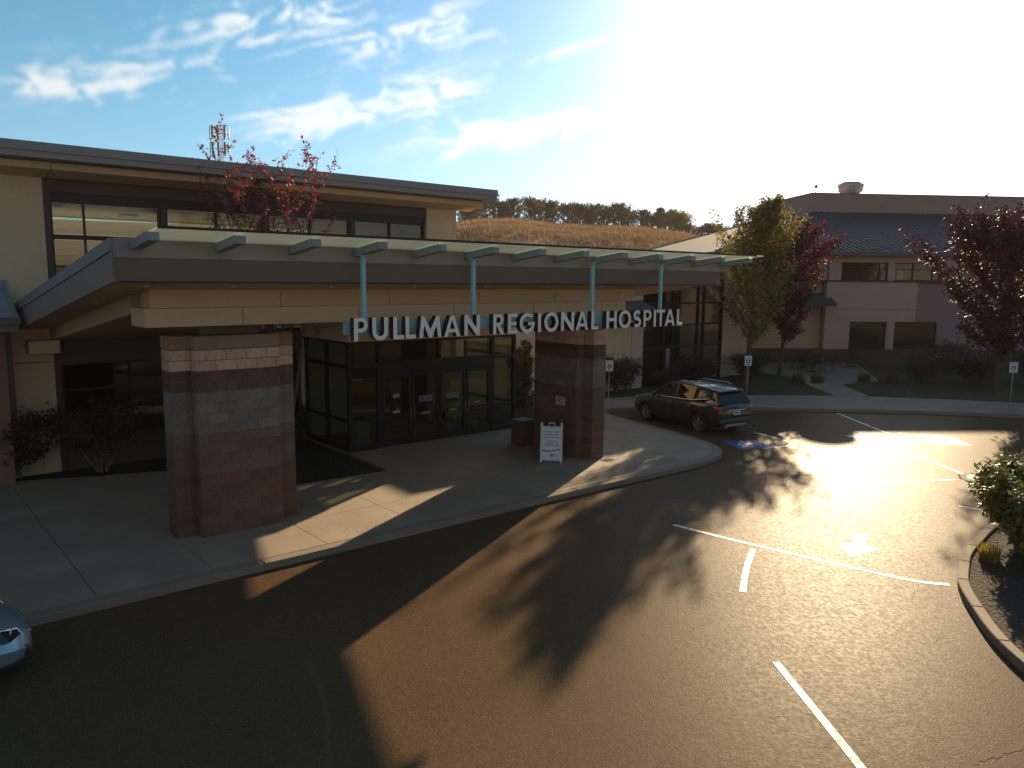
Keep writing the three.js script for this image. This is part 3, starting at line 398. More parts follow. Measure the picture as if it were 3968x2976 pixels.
// ------------------------------------------------------------------ block pillars
{
  const bandMats = {}; const bandCol = { red: [0.17, 0.085, 0.055], brown: [0.165, 0.112, 0.078], gray: [0.215, 0.19, 0.165], dark: [0.14, 0.092, 0.066], light: [0.62, 0.44, 0.32] };
  for (const k in bandCol) bandMats[k] = [0.86, 1, 1.12, 0.95].map(f => std(lin(...bandCol[k].map(v => v * f / 0.8)), 0.93, { map: T.block, bumpMap: T.blockBump, bumpScale: k === 'light' ? 0.002 : 0.012 }));
  const capMat = std(lin(1.0, 0.98, 0.95), 0.9, { map: T.concrete, bumpMap: T.blockBump, bumpScale: 0.006 });
  const cache = {}; const blk = (w, h) => { const k = w.toFixed(3) + h.toFixed(3); if (!cache[k]) { const g = new RoundedBoxGeometry(w, h, 0.07, 1, 0.006); cache[k] = boxUV(g); } return cache[k]; };
  const CH = 0.2065, kinds = [...Array(6).fill('red'), ...Array(4).fill('brown'), ...Array(4).fill('gray'), ...Array(2).fill('dark'), ...Array(2).fill('light')];
  function pillar(label, pos, turn, seen) {
    const p = thing('block_pillar', label, 'pillar', pos, turn, undefined), r = rng(Math.round(pos[0] * 31));
    for (const [a, b, m] of [[0, 16 * CH, mats.mortar], [16 * CH + 0.001, 3.7, mats.darkPanel]]) part('core', merge([bx(-1.238, 1.238, a, b, -0.243, 0.243), bx(-0.838, 0.838, a + 0.001, b - 0.001, -0.483, 0.483)]), m, p);
    // faces: start x, z, direction angle, length, trimmed ends
    const faces = [['f0', -0.85, 0.495, 0, 1.7], ['f1', 0.85, 0.495, 90, 0.24, 0.07], ['f2', 0.85, 0.255, 0, 0.4], ['f3', 1.25, 0.255, 90, 0.51, 0.07, 0.07], ['f4', 1.25, -0.255, 180, 0.4], ['f5', 0.85, -0.255, 90, 0.24, 0, 0.07], ['f6', 0.85, -0.495, 180, 1.7], ['f7', -0.85, -0.495, 270, 0.24, 0.07], ['f8', -0.85, -0.255, 180, 0.4], ['f9', -1.25, -0.255, 270, 0.51, 0.07, 0.07], ['fa', -1.25, 0.255, 0, 0.4], ['fb', -0.85, 0.255, 270, 0.24, 0, 0.07]];
    const hidden = [], m4 = new THREE.Matrix4();
    kinds.forEach((kd, row) => faces.forEach(([id, x, z, ang, len, t0 = 0, t1 = 0]) => {
      const a = rad(ang), ux = Math.cos(a), uz = -Math.sin(a), nx = Math.sin(a), nz = Math.cos(a);
      let s = t0, first = row % 2 ? 0.2 : 0.4; if (len < 0.5) first = len; const end = len - t1;
      while (s < end - 0.01) {
        let w = Math.min(first, end - s); if (end - s - w < 0.08) w = end - s; first = 0.406;
        const g = blk(w - 0.009, CH - 0.009), c = s + w / 2, proud = kd === 'light' ? 0 : (r() - 0.5) * 0.012;
        const px = x + ux * c - nx * (0.035 - proud), pz = z + uz * c - nz * (0.035 - proud), py = row * CH + CH / 2;
        if (seen.includes(id)) { const b = part('block', g, bandMats[kd][Math.floor(r() * 4)], p); b.position.set(px, py, pz); b.rotation.y = a; }
        else hidden.push([kd, g.clone().applyMatrix4(m4.makeRotationY(a)).translate(px, py, pz)]);
        s += w;
      }
    }));
    for (const k in bandCol) { const h = part('rear_blocks', merge(hidden.filter(e => e[0] === k).map(e => e[1])), bandMats[k][1], p); h.userData.kind = 'stuff'; }
    const y0 = 18 * CH + 0.003; part('cap', prism([[-1.25, -0.255], [-0.85, -0.255], [-0.85, -0.495], [0.85, -0.495], [0.85, -0.255], [1.25, -0.255], [1.25, 0.255], [0.85, 0.255], [0.85, 0.495], [-0.85, 0.495], [-0.85, 0.255], [-1.25, 0.255]], y0, y0 + 0.27, 0.02), capMat, p);
    return p;
  }
  pillar('banded concrete block pillar standing beside the tree bed with plain faces', [5.79, WALK, -15.67], 0, ['f0', 'f1', 'f2', 'f9', 'fa', 'fb', 'f8', 'f7', 'f3']);
  pillar('banded concrete block pillar behind the sandwich board with a notice plate', [16.165, WALK, -16.36], Math.PI / 2, ['f6', 'f5', 'f4', 'f7', 'f8', 'f3', 'f9', 'f2']);
  const pl = thing('notice_plate', 'small cream notice plate fixed to the block pillar', 'sign', [15.655, 1.76, -16.17], -Math.PI / 2);
  part('plate', bx(-0.2, 0.2, -0.13, 0.13, -0.012, 0.0), std(lin(0.5, 0.4, 0.34), 0.6), pl);
  const pf = part('print', decal(0.38, 0.24), canvasMat(256, 160, (x, w, h) => { x.fillStyle = '#d8bfae'; x.fillRect(0, 0, w, h); x.fillStyle = '#3a2a24'; for (let i = 0; i < 4; i++) { let q = 20; const r = rng(i + 3); while (q < 230) { const l = 8 + r() * 26; x.fillRect(q, 18 + i * 28, Math.min(l, 236 - q), 12); q += l + 6; } } x.beginPath(); x.arc(128, 140, 9, 0, 7); x.fill(); }), pl); pf.position.z = 0.002;
}

// ------------------------------------------------------------------ hanging sign: posts, bar and letters
{
  const s = thing('hanging_sign', 'pale channel letters reading the hospital name on a blue bar under the canopy', 'sign');
  const H = 0.42, S = 0.185, y0 = 4.14;
  function poly(P) { return shapeOf(P); }
  function letterShape(ch, W) {
    const s = S;
    if (ch === 'I') return poly([[0, 0], [W, 0], [W, 1], [0, 1]]);
    if (ch === 'L') return poly([[0, 0], [W, 0], [W, s * 0.95], [s, s * 0.95], [s, 1], [0, 1]]);
    if (ch === 'T') return poly([[W / 2 - s / 2, 0], [W / 2 + s / 2, 0], [W / 2 + s / 2, 1 - s * 0.95], [W, 1 - s * 0.95], [W, 1], [0, 1], [0, 1 - s * 0.95], [W / 2 - s / 2, 1 - s * 0.95]]);
    if (ch === 'H') return poly([[0, 0], [s, 0], [s, 0.42], [W - s, 0.42], [W - s, 0], [W, 0], [W, 1], [W - s, 1], [W - s, 0.6], [s, 0.6], [s, 1], [0, 1]]);
    if (ch === 'E') { const t = s * 0.9, m = 0.5; return poly([[0, 0], [W, 0], [W, t], [s, t], [s, m - t / 2], [W * 0.93, m - t / 2], [W * 0.93, m + t / 2], [s, m + t / 2], [s, 1 - t], [W, 1 - t], [W, 1], [0, 1]]); }
    if (ch === 'N') return poly([[0, 0], [s, 0], [s, 0.66], [W - s, 0], [W, 0], [W, 1], [W - s, 1], [W - s, 0.34], [s, 1], [0, 1]]);
    if (ch === 'M') return poly([[0, 0], [s, 0], [s * 1.45, 0.6], [W / 2 - 0.08, 0], [W / 2 + 0.08, 0], [W - s * 1.45, 0.6], [W - s, 0], [W, 0], [W - 0.12, 1], [W - 0.12 - s * 0.85, 1], [W / 2, 0.36], [0.12 + s * 0.85, 1], [0.12, 1]]);
    if (ch === 'A') { const a = s * 1.05, xi = y => a + (W / 2 - a) * y / 0.86, o = poly([[0, 0], [a, 0], [xi(0.2), 0.2], [W - xi(0.2), 0.2], [W - a, 0], [W, 0], [W / 2 + s * 0.55, 1], [W / 2 - s * 0.55, 1]]); o.holes.push(poly([[xi(0.36), 0.36], [W / 2, 0.8], [W - xi(0.36), 0.36]])); return o; }
    const ell = (cx, cy, rx, ry, a0, a1, n = 20) => Array.from({ length: n + 1 }, (_, i) => { const a = rad(lerp(a0, a1, i / n)); return [cx + Math.cos(a) * rx, cy + Math.sin(a) * ry]; });
    if (ch === 'O') { const o = poly(ell(W / 2, 0.5, W / 2, 0.515, 0, 355, 36)); o.holes.push(poly(ell(W / 2, 0.5, W / 2 - s, 0.515 - s, 0, 355, 36))); return o; }
    if (ch === 'U') return poly([[0, 1], ...ell(W / 2, 0.36, W / 2, 0.375, 180, 360), [W, 1], [W - s, 1], ...ell(W / 2, 0.36, W / 2 - s, 0.375 - s, 360, 180), [s, 1]]);
    if (ch === 'P') { const r = 0.31, rx = Math.min(0.31, W * 0.5), t = s * 0.85, o = poly([[0, 0], [s, 0], [s, 0.38], ...ell(W - rx, 0.69, rx, r, -90, 90), [0, 1]]); o.holes.push(poly([[s, 0.38 + t], ...ell(W - rx, 0.69, rx - s * 0.95, r - t, -90, 90), [s, 1 - t]])); return o; }
    if (ch === 'R') { const r = 0.295, rx = Math.min(0.295, W * 0.48), t = s * 0.85, cx = W * 0.94 - rx, o = poly([[0, 0], [s, 0], [s, 0.41], [s + 0.05, 0.41], [W - s * 1.25, 0], [W, 0], [W * 0.62, 0.42], ...ell(cx, 0.705, rx, r, -62, 90), [0, 1]]); o.holes.push(poly([[s, 0.41 + t], ...ell(cx, 0.705, rx - s * 0.95, r - t, -90, 90), [s, 1 - t]])); return o; }
    if (ch === 'G') return poly([...ell(W / 2, 0.5, W / 2, 0.515, 42, 356, 30), [W, 0.54], [W * 0.56, 0.54], [W * 0.56, 0.54 - s * 0.85], [W - s, 0.54 - s * 0.85], ...ell(W / 2, 0.5, W / 2 - s, 0.515 - s, 340, 48, 26)]);
    if (ch === 'S') {
      const rx = (W - s) / 2, ry = (1 - s) / 4, top = ell(W / 2, 0.5 + ry, rx * 0.92, ry, 30, 270, 18), bot = ell(W / 2, 0.5 - ry, rx, ry, 90, -140, 18).slice(1), c = [...top, ...bot];
      const off = d => c.map((p, i) => { const a = c[Math.max(0, i - 1)], b = c[Math.min(c.length - 1, i + 1)], tx = b[0] - a[0], ty = b[1] - a[1], l = Math.hypot(tx, ty); return [p[0] - ty / l * d, p[1] + tx / l * d]; });
      return poly([...off(s / 2), ...off(-s / 2).reverse()]);
    }
  }
  const row = [['P', 6.92, 7.2], ['U', 7.3, 7.63], ['L', 7.75, 7.98], ['L', 8.02, 8.25], ['M', 8.33, 8.85], ['A', 8.92, 9.31], ['N', 9.42, 9.81], ['R', 10.17, 10.46], ['E', 10.57, 10.82], ['G', 10.9, 11.33], ['I', 11.43, 11.51], ['O', 11.62, 12.04], ['N', 12.13, 12.53], ['A', 12.6, 13.0], ['L', 13.11, 13.34], ['H', 13.62, 13.97], ['O', 14.06, 14.49], ['S', 14.58, 14.87], ['P', 14.97, 15.26], ['I', 15.36, 15.44], ['T', 15.48, 15.79], ['A', 15.8, 16.2], ['L', 16.29, 16.52]];
  for (const [ch, a, b] of row) {
    const shp = letterShape(ch, (b - a) / H), g = new THREE.ExtrudeGeometry(shp, { depth: 0.13, bevelEnabled: false, curveSegments: 6 }); g.scale(H, H, 1); g.translate(a, y0, -12.69);
    const l = part('letter', g, mats.letterSide, s); const f = new THREE.ExtrudeGeometry(shp, { depth: 0.012, bevelEnabled: false, curveSegments: 6 }); f.scale(H, H, 1); f.translate(a, y0, -12.559); part('letter_face', f, mats.letterFace, l);
  }
  part('bar', rb(6.85, 13.85, 4.25, 4.47, -12.84, -12.765, 0.006), mats.signBlue, s); part('bar', rb(13.9, 16.5, 4.2, 4.24, -12.83, -12.70, 0.006), mats.letterSide, s);
  for (const x of [7.27, 9.85, 13.41, 15.95]) { const y = 5.682; part('post', rb(x, x + 0.08, x > 14 ? 4.24 : 4.3, y, -12.92, -12.845, 0.006), mats.signBlue, s); part('flange', bx(x - 0.04, x + 0.12, y - 0.0, y + 0.02, -12.96, -12.81), mats.signBlue, s); }
}

// ------------------------------------------------------------------ glass entrance
{
  const v = thing('entrance_vestibule', 'dark framed glass entrance vestibule with four swing doors under a tan header', 'entrance');
  const FZ = -20.11, x0 = 10.88, x1 = 17.3, top = 3.42;
  part('header', merge([bx(x0 - 0.03, x1 + 0.03, top, 3.98, FZ - 0.35, FZ + 0.04)]), mats.stucco, v);
  part('header', bx(x0 - 0.03, x0 + 0.3, top, 3.98, WZ + 0.015, FZ - 0.353), mats.stucco, v); part('header', bx(x1 - 0.3, x1 + 0.03, top, 3.98, WZ + 0.015, FZ - 0.353), mats.stucco, v);
  part('roof', bx(x0 + 0.302, x1 - 0.302, 3.5, 3.6, WZ + 0.015, FZ - 0.355), mats.soffit, v);
  part('floor', bx(x0, x1, 0.05, WALK - 0.002, WZ + 0.0, FZ + 0.36), mats.concrete, v);
  part('inner_wall', bx(x0, 12.4, 0.15, 3.5, WZ - 0.28, WZ - 0.02), mats.interior, v); part('inner_wall', bx(15.6, x1, 0.15, 2.2, WZ - 0.28, WZ - 0.02), mats.interior, v);
  const fr = (a, b, c, d, z0 = FZ - 0.12, z1 = FZ) => part('mullion', bx(a, b, c, d, z0, z1), mats.frame, v);
  const pane = (a, b, c, d) => part('pane', bx(a, b, c, d, FZ - 0.07, FZ - 0.058), mats.pane, v);
  for (const [a, b] of [[x0, x0 + 0.1], [11.86, 12.0], [16.22, 16.36], [x1 - 0.1, x1]]) fr(a, b, WALK, top);
  fr(12.0, 16.22, 2.40, 2.77); fr(12.0, 16.22, 3.34, top); fr(14.06, 14.18, 2.77, 3.34); fr(x0 + 0.1, 11.86, 3.34, top); fr(16.36, x1 - 0.1, 3.34, top);
  for (const [a, b] of [[x0 + 0.1, 11.86], [16.36, x1 - 0.1]]) { fr(a, b, 2.62, 2.74); fr(a, b, WALK, 0.32); fr(a, b, 1.02, 1.1); pane(a, b, 0.32, 1.02); pane(a, b, 1.1, 2.62); pane(a, b, 2.74, 3.34); }
  pane(12.0, 14.06, 2.77, 3.34); pane(14.18, 16.22, 2.77, 3.34);
  const notice = (w, h, lines, size) => canvasMat(512, Math.round(512 * h / w), (x, cw, chh) => { x.fillStyle = '#16100e'; x.fillRect(0, 0, cw, chh); x.fillStyle = '#e9e6e0'; x.font = `bold ${size}px sans-serif`; x.textAlign = 'center'; lines.forEach((t, i) => x.fillText(t, cw / 2, size * 1.25 * (i + 1) - 4)); });
  const hours = notice(0.55, 0.3, ['Main Hospital Entrance Hours', '5:30 a.m. to 8:00 p.m. Daily', 'The Emergency Entrance is', 'located at rear of building.'], 35);
  [[12.0, 13.055], [13.065, 14.12], [14.13, 15.17], [15.18, 16.22]].forEach(([a, b], i) => {
    const d = part('door', merge([bx(a + 0.01, a + 0.1, WALK + 0.01, 2.39, FZ - 0.09, FZ - 0.02), bx(b - 0.1, b - 0.01, WALK + 0.01, 2.39, FZ - 0.09, FZ - 0.02), bx(a + 0.1, b - 0.1, 2.27, 2.39, FZ - 0.088, FZ - 0.022), bx(a + 0.1, b - 0.1, WALK + 0.01, 0.42, FZ - 0.088, FZ - 0.022), bx(a + 0.1, b - 0.1, 1.02, 1.12, FZ - 0.087, FZ - 0.023)]), mats.frame, v);
    part('door_glass', bx(a + 0.1, b - 0.1, 1.12, 2.27, FZ - 0.065, FZ - 0.055), mats.pane, d); part('door_glass', bx(a + 0.1, b - 0.1, 0.42, 1.02, FZ - 0.065, FZ - 0.055), mats.pane, d);
    const hx = i % 2 ? a + 0.06 : b - 0.06; part('handle', tubeGeo([[hx, 0.95, FZ - 0.02], [hx, 0.97, FZ + 0.05], [hx, 1.3, FZ + 0.05], [hx, 1.32, FZ - 0.02]], 0.014), mats.chrome, d);
    if (i === 1 || i === 2) { const n = part('notice', decal(0.55, 0.3), hours, d); n.position.set((a + b) / 2 + 0.02, 1.48, FZ - 0.05); const q = part('notice', decal(0.3, 0.09), std(lin(0.25, 0.24, 0.03), 0.6), d); q.position.set((a + b) / 2, 1.07, FZ - 0.015); }
    if (i === 0) { const n = part('notice', decal(0.22, 0.13), std(lin(0.35, 0.34, 0.27), 0.6), d); n.position.set(12.52, 1.7, FZ - 0.05); const m = part('notice', decal(0.25, 0.05), std(lin(0.6, 0.6, 0.6), 0.6), d); m.position.set(12.52, 1.2, FZ - 0.05); }
    if (i === 3) { const n = part('notice', decal(0.24, 0.05), std(lin(0.5, 0.16, 0.2), 0.6), d); n.position.set(15.67, 1.22, FZ - 0.05); }
  });
  // glazed returns
  for (const x of [x0, x1 - 0.1]) {
    const f = (z0, z1, c, d) => part('mullion', bx(x + 0.003, x + 0.097, c, d, z0, z1), mats.frame, v);
    for (const z of [WZ + 0.02, -21.6]) f(z, z + 0.1, WALK, top);
    for (const [za, zb] of [[WZ + 0.12, -21.6], [-21.5, FZ - 0.12]]) { f(za, zb, 3.34, top); f(za, zb, 2.62, 2.74); f(za, zb, 1.02, 1.1); f(za, zb, WALK, 0.32); for (const [c, d] of [[0.32, 1.02], [1.1, 2.62], [2.74, 3.34]]) part('pane', bx(x + 0.045, x + 0.057, c, d, za, zb), mats.pane, v); }
  }
}
{
  const b = thing('litter_bin', 'square grey litter bin inside the glass entrance', 'bin', [11.6, WALK, -20.75]);
  part('body', rb(-0.22, 0.22, 0, 0.78, -0.2, 0.2, 0.02), std(lin(0.3, 0.34, 0.34), 0.6), b); part('lid', rb(-0.24, 0.24, 0.784, 0.86, -0.22, 0.22, 0.02), mats.black, b);
  const p = thing('litter_bin', 'brown square litter bin tucked behind the sandwich board', 'bin', [15.74, WALK, -17.93]);
  part('body', rb(-0.26, 0.26, 0, 0.72, -0.26, 0.26, 0.02), std(lin(0.16, 0.085, 0.06), 0.85, { map: T.block }), p); part('lid', rb(-0.28, 0.28, 0.724, 0.8, -0.28, 0.28, 0.02), std(lin(0.1, 0.06, 0.045), 0.6), p);
  const wheel = new THREE.TorusGeometry(0.28, 0.02, 8, 24), disc = new THREE.CylinderGeometry(0.1, 0.1, 0.02, 20); disc.rotateX(Math.PI / 2);
  [[14.75, -20.85, 0.4, 'beside the centre door'], [15.9, -20.75, -0.3, 'beside the end door']].forEach(([x, z, a, w]) => {
    const c = thing('wheelchair', 'folded wheelchair parked inside the glass entrance ' + w, 'wheelchair', [x, WALK, z], a, undefined);
    for (const s of [-0.24, 0.24]) { const o = part('wheel', wheel, mats.rubber, c); o.position.set(0, 0.3, s); const d = part('hub', disc, std(lin(0.4, 0.46, 0.44), 0.5), o); part('frame', tubeGeo([[-0.3, 0.95, s * 0.8], [-0.18, 0.9, s * 0.8], [-0.16, 0.45, s * 0.8], [0.2, 0.45, s * 0.8], [0.32, 0.12, s * 0.8]], 0.014), mats.chrome, c); }
    part('seat', rb(-0.16, 0.22, 0.44, 0.47, -0.18, 0.18, 0.01), mats.black, c); part('backrest', rb(-0.19, -0.165, 0.5, 0.88, -0.18, 0.18, 0.008), mats.black, c);
    const foot = new THREE.CylinderGeometry(0.12, 0.12, 0.02, 18); foot.rotateX(Math.PI / 2); foot.translate(0.35, 0.14, 0.12); part('footrest', foot, std(lin(0.4, 0.46, 0.44), 0.5), c);
  });
}

// ------------------------------------------------------------------ link building right of the entrance
{
  const b = thing('link_building', 'tan link building with tall dark window wall right of the entrance', 'building');
  const Z = -24.45;
  part('wall', bx(16.9, 28.3, -0.1, 4.7, Z - 0.3, Z), mats.stucco, b);
  part('pilaster', bx(28.3, 29.1, -0.1, 3.1, Z - 0.3, Z + 0.06), mats.stuccoPale, b);
  part('pilaster', bx(28.35, 29.05, 3.1, 6.3, Z - 0.3, Z + 0.02), mats.stuccoPale, b);
  part('wall', bx(35.75, 38.2, -0.1, 6.3, Z - 0.3, Z), mats.stucco, b); part('wall', bx(29.05, 35.75, 5.42, 6.3, Z - 0.3, Z), mats.stucco, b);
  part('small_roof', profX([[Z, 4.35], [Z + 1.3, 3.85], [Z + 1.3, 3.7], [Z, 4.1]], 26.2, 28.9), mats.roofMetal, b);
  part('side_wall', bx(28.35, 28.6, 0, 6.3, -34, Z - 0.302), mats.stucco, b); part('roof', bx(16.9, 28.34, 4.703, 4.8, -34, Z + 0.2), mats.roofMetal, b); part('roof', bx(28.2, 39, 6.303, 6.45, -34, Z + 0.15), mats.roofMetal, b);
  const fr = (x0, x1, y0, y1) => part('frame', bx(x0, x1, y0, y1, Z - 0.2, Z - 0.05), mats.frame, b);
  const xs = [29.1, 30.8, 31.5, 33.6, 34.1, 35.75]; xs.forEach((x, i) => fr(x - (i ? 0.06 : 0), x + (i < 5 ? 0.06 : 0), 0.1, 5.42));
  for (let i = 0; i < 5; i++) for (const [y0, y1] of [[0.4, 1.9], [2.0, 3.0], [3.1, 4.1], [4.2, 5.4]]) { part('pane', bx(xs[i] + 0.06, xs[i + 1] - 0.06, y0, y1, Z - 0.13, Z - 0.118), mats.paneDark, b); fr(xs[i] + 0.06, xs[i + 1] - 0.06, y0 - 0.1, y0 - 0.002); }
  part('interior_back', bx(29, 38, 0, 5.4, -29.2, -29), mats.interiorDark, b); part('interior_floor', bx(29, 38, -0.05, 0.1, -29, Z - 0.31), mats.interiorDark, b);
  part('interior_ceiling', bx(29, 38, 5.42, 5.5, -29, Z - 0.31), mats.interiorDark, b);
  part('poster', bx(31.0, 31.3, 0.6, 1.9, Z - 0.04, Z - 0.03), std(lin(0.3, 0.24, 0.22), 0.7), b);
  // joins the far wing
  const L = Math.hypot(3.9, 4.9); const g = bx(0, L, -0.1, 6.25, -0.3, 0); const w = part('return_wall', g, mats.stucco, b); w.position.set(38.2, 0, Z); w.rotation.y = Math.atan2(4.9, 3.9);
}

// ------------------------------------------------------------------ far wing with hipped metal roof
const WING = { p: [47.78, 0, -24.46], a: rad(-35.7) };
{
  const b = thing('far_wing', 'two storey far wing with ribbed hip roof and flat parapet block', 'building', WING.p, WING.a);
  const u0 = -7.5, u1 = 34, ev = 7.1, ST = mats.stuccoPale;
  // wall of the upper floor with window openings
  const ws = [[-6.6, -3.6], [-3.1, -1.05], [0.32, 3.42], [3.84, 7.0], [8.33, 11.3], [11.68, 14.8], [16, 19], [20, 23], [24, 27], [28, 31]];
  let px = u0; for (const [a, c] of ws) { part('pier', bx(px, a, 5.42, 6.55, -0.35, 0), ST, b); px = c; } part('pier', bx(px, u1, 5.42, 6.55, -0.35, 0), ST, b);
  part('upper_band', bx(u0, u1, 6.553, 7.05, -0.35, 0), ST, b); part('frieze', bx(u0, u1, 6.62, 6.7, 0.002, 0.05), ST, b);
  part('sill', bx(u0, u1, 5.33, 5.417, -0.35, 0.16), mats.darkPanel, b);
  const lowGlass = [[1.07, 3.56], [4.06, 7.0]];
  part('lower_wall', merge([bx(-0.6, 1.07, 1.03, 5.327, -0.35, 0.08), bx(3.56, 4.06, 1.03, 2.8, -0.35, 0.08), bx(1.07, 5.42, 2.8, 5.327, -0.35, 0.08)]), ST, b);
  part('lower_wall', bx(u0, -0.603, 1.03, 5.327, -0.9, -0.5), mats.stucco, b);
  part('lower_wall', merge([bx(5.423, 7.8, 2.8, 5.327, -0.5, -0.1), bx(7.0, 7.8, 1.03, 2.8, -0.5, -0.1), bx(7.8, u1, 1.03, 5.327, -0.5, -0.102)]), std(lin(0.38, 0.28, 0.29), 0.9, { map: T.stucco }), b);
  part('brick_base', bx(u0, u1, -0.1, 1.027, -0.5, 0.12), std(lin(0.16, 0.09, 0.075), 0.9, { map: T.block, bumpMap: T.blockBump, bumpScale: 0.006 }), b);
  part('panel_joint', bx(-0.55, 5.38, 3.6, 3.62, 0.08, 0.083), mats.darkPanel, b);
  const window = (a, c, y0, y1, z, mull) => { const w = part('window', bx(a, c, y0, y1, z - 0.02, z), mats.pane, b); part('frame', merge([bx(a, c, y0, y0 + 0.06, z, z + 0.05), bx(a, c, y1 - 0.06, y1, z, z + 0.05), bx(a, a + 0.06, y0 + 0.06, y1 - 0.06, z, z + 0.05), bx(c - 0.06, c, y0 + 0.06, y1 - 0.06, z, z + 0.05), ...mull.map(m => bx(lerp(a, c, m) - 0.03, lerp(a, c, m) + 0.03, y0 + 0.06, y1 - 0.06, z, z + 0.048))]), mats.frame, w); if (y1 > 5) part('transom', bx(a + 0.06, c - 0.06, y0 + 0.68, y0 + 0.73, z + 0.001, z + 0.046), mats.frame, w); };
  ws.forEach(([a, c], i) => window(a, c, 5.42, 6.55, -0.16, [0.41, 0.83])); lowGlass.forEach(([a, c]) => window(a, c, 1.03, 2.8, -0.12, []));
  part('window_blind', bx(4.1, 4.5, 5.46, 6.1, -0.155, -0.15), std(lin(0.55, 0.5, 0.22), 0.8), b);
  part('side_wall', bx(u0 - 0.35, u0, -0.1, 7.05, -34, 0), mats.stucco, b);
  part('interior_wall', bx(u0, u1, 0, 7.05, -6.2, -6), mats.interior, b); part('interior_floor', bx(u0, u1, 4.9, 5.1, -5.99, -0.51), mats.interiorDark, b); part('interior_ceiling', bx(u0, u1, 6.8, 6.9, -5.99, -0.36), mats.interior, b); part('interior_floor', bx(u0, u1, 0.02, 0.12, -5.99, -0.51), mats.interiorDark, b);
  // hipped roof: front and left planes with standing seams
  const wv = 13.8, yr = 10.88, ue = -8.1, we = -0.6, ut = 4.72, wb = 36, PT = 12.34, WB = 25, sl = (yr - ev) / (wv - we);
  const tri = (...P) => { const g = new THREE.BufferGeometry(); const v = []; for (let i = 1; i + 1 < P.length; i++) v.push(...P[0], ...P[i], ...P[i + 1]); g.setAttribute('position', new THREE.Float32BufferAttribute(v, 3)); g.computeVertexNormals(); return boxUV(g); };
  const roofM = mats.roofMetal.clone(); roofM.side = THREE.DoubleSide;
  part('roof_plane', tri([ue, ev, -we], [u1 + 1, ev, -we], [u1 + 1, yr, -wv], [ut, yr, -wv]), roofM, b);
  part('roof_plane', tri([ue, ev, -wb], [ue, ev, -we], [ut, yr, -wv], [ut, yr, -WB]), roofM, b);
  part('roof_plane', tri([ue, ev, -wb], [ut, yr, -WB], [u1 + 1, yr, -WB], [u1 + 1, ev, -wb]), roofM, b);
  const seamM = std(lin(0.075, 0.08, 0.095), 0.5);
  for (let u = ue + 0.45; u < 24; u += 0.45) {
    const wt = u < ut ? we + (u - ue) / (ut - ue) * (wv - we) : wv, n = new THREE.Vector3(0, wt - we, 0), y1 = ev + sl * (wt - we), len = Math.hypot(wt - we, y1 - ev);
    const s = part('seam', new THREE.BoxGeometry(0.05, 0.07, len), seamM, b); s.position.set(u, (ev + y1) / 2 + 0.03, -(we + wt) / 2); s.rotation.x = Math.atan2(y1 - ev, wt - we);
  }
  part('hip_cap', tubeGeo([[ue, ev + 0.03, -we], [ut, yr + 0.03, -wv]], 0.1, 6), mats.fascia, b); part('hip_cap', tubeGeo([[ue, ev + 0.03, -wb], [ut, yr + 0.03, -WB]], 0.1, 6), mats.fascia, b);
  part('gutter', profX([[-we + 0.02, ev + 0.03], [-we + 0.16, ev + 0.03], [-we + 0.12, ev - 0.14], [-we + 0.02, ev - 0.14]], ue - 0.1, u1 + 1), mats.steel, b);
  part('eave_soffit', bx(ue, u1 + 1, ev - 0.1, ev - 0.045, 0.003, -we + 0.018), mats.soffit, b);
  part('downspout', merge([bx(-0.62, -0.52, 5.45, 6.6, 0.01, 0.1), bx(-0.3, -0.2, 6.75, 7.0, 0.4, 0.5)]), mats.steel, b);
  part('parapet', merge([bx(ut - 0.1, u1, yr - 0.6, PT, -wv - 0.4, -wv + 0.05), bx(ut - 0.1, ut + 0.3, yr - 0.6, PT, -WB, -wv - 0.403), bx(ut + 0.3, u1, yr - 0.6, PT, -WB, -WB + 0.4)]), std(lin(0.40, 0.29, 0.24), 0.9, { map: T.stucco }), b);
  part('parapet_cap', merge([bx(ut - 0.16, u1, PT + 0.003, PT + 0.06, -wv - 0.46, -wv + 0.11), bx(ut - 0.16, ut + 0.36, PT + 0.003, PT + 0.06, -WB - 0.06, -wv - 0.463)]), mats.fascia, b);
  part('parapet_flashing', bx(ut - 0.2, u1, yr - 0.05, yr + 0.12, -wv + 0.052, -wv + 0.09), mats.fascia, b); part('flat_roof', bx(ut + 0.3, u1, 11.6, 11.7, -WB + 0.4, -wv - 0.41), mats.grey, b);
  // small metal roof at the patio corner
  part('porch_roof', profX([[-0.49, 4.6], [0.9, 3.95], [0.9, 3.8], [-0.49, 4.4]], -3.4, -0.3), mats.roofMetal, b);
  // curved sun louvre bay
  const lv = [], LC = [-5.3, 0.4], LR = 1.75;
  for (let i = 0; i < 17; i++) { const y = 4.05 + i * 0.14, pts = []; for (let k = 0; k <= 14; k++) { const a = rad(180 * k / 14); pts.push([LC[0] - Math.cos(a) * LR, LC[1] + Math.sin(a) * LR * 0.75]); } const B = new GB(); for (let k = 0; k < 14; k++) { const [ax, az] = pts[k], [cx, cz] = pts[k + 1], ka = 0.93; const ix = LC[0] + (ax - LC[0]) * ka, iz = LC[1] + (az - LC[1]) * ka, jx = LC[0] + (cx - LC[0]) * ka, jz = LC[1] + (cz - LC[1]) * ka; B.quad([ax, y, az], [cx, y, cz], [jx, y + 0.06, jz], [ix, y + 0.06, iz]); B.quad([ax, y - 0.012, az], [ix, y + 0.048, iz], [jx, y + 0.048, jz], [cx, y - 0.012, cz]); B.quad([ax, y, az], [ax, y - 0.012, az], [cx, y - 0.012, cz], [cx, y, cz]); } part('louvre_blade', B.geo(), std(lin(0.62, 0.6, 0.58), 0.28, { metalness: 0.9, side: THREE.DoubleSide }), b); }
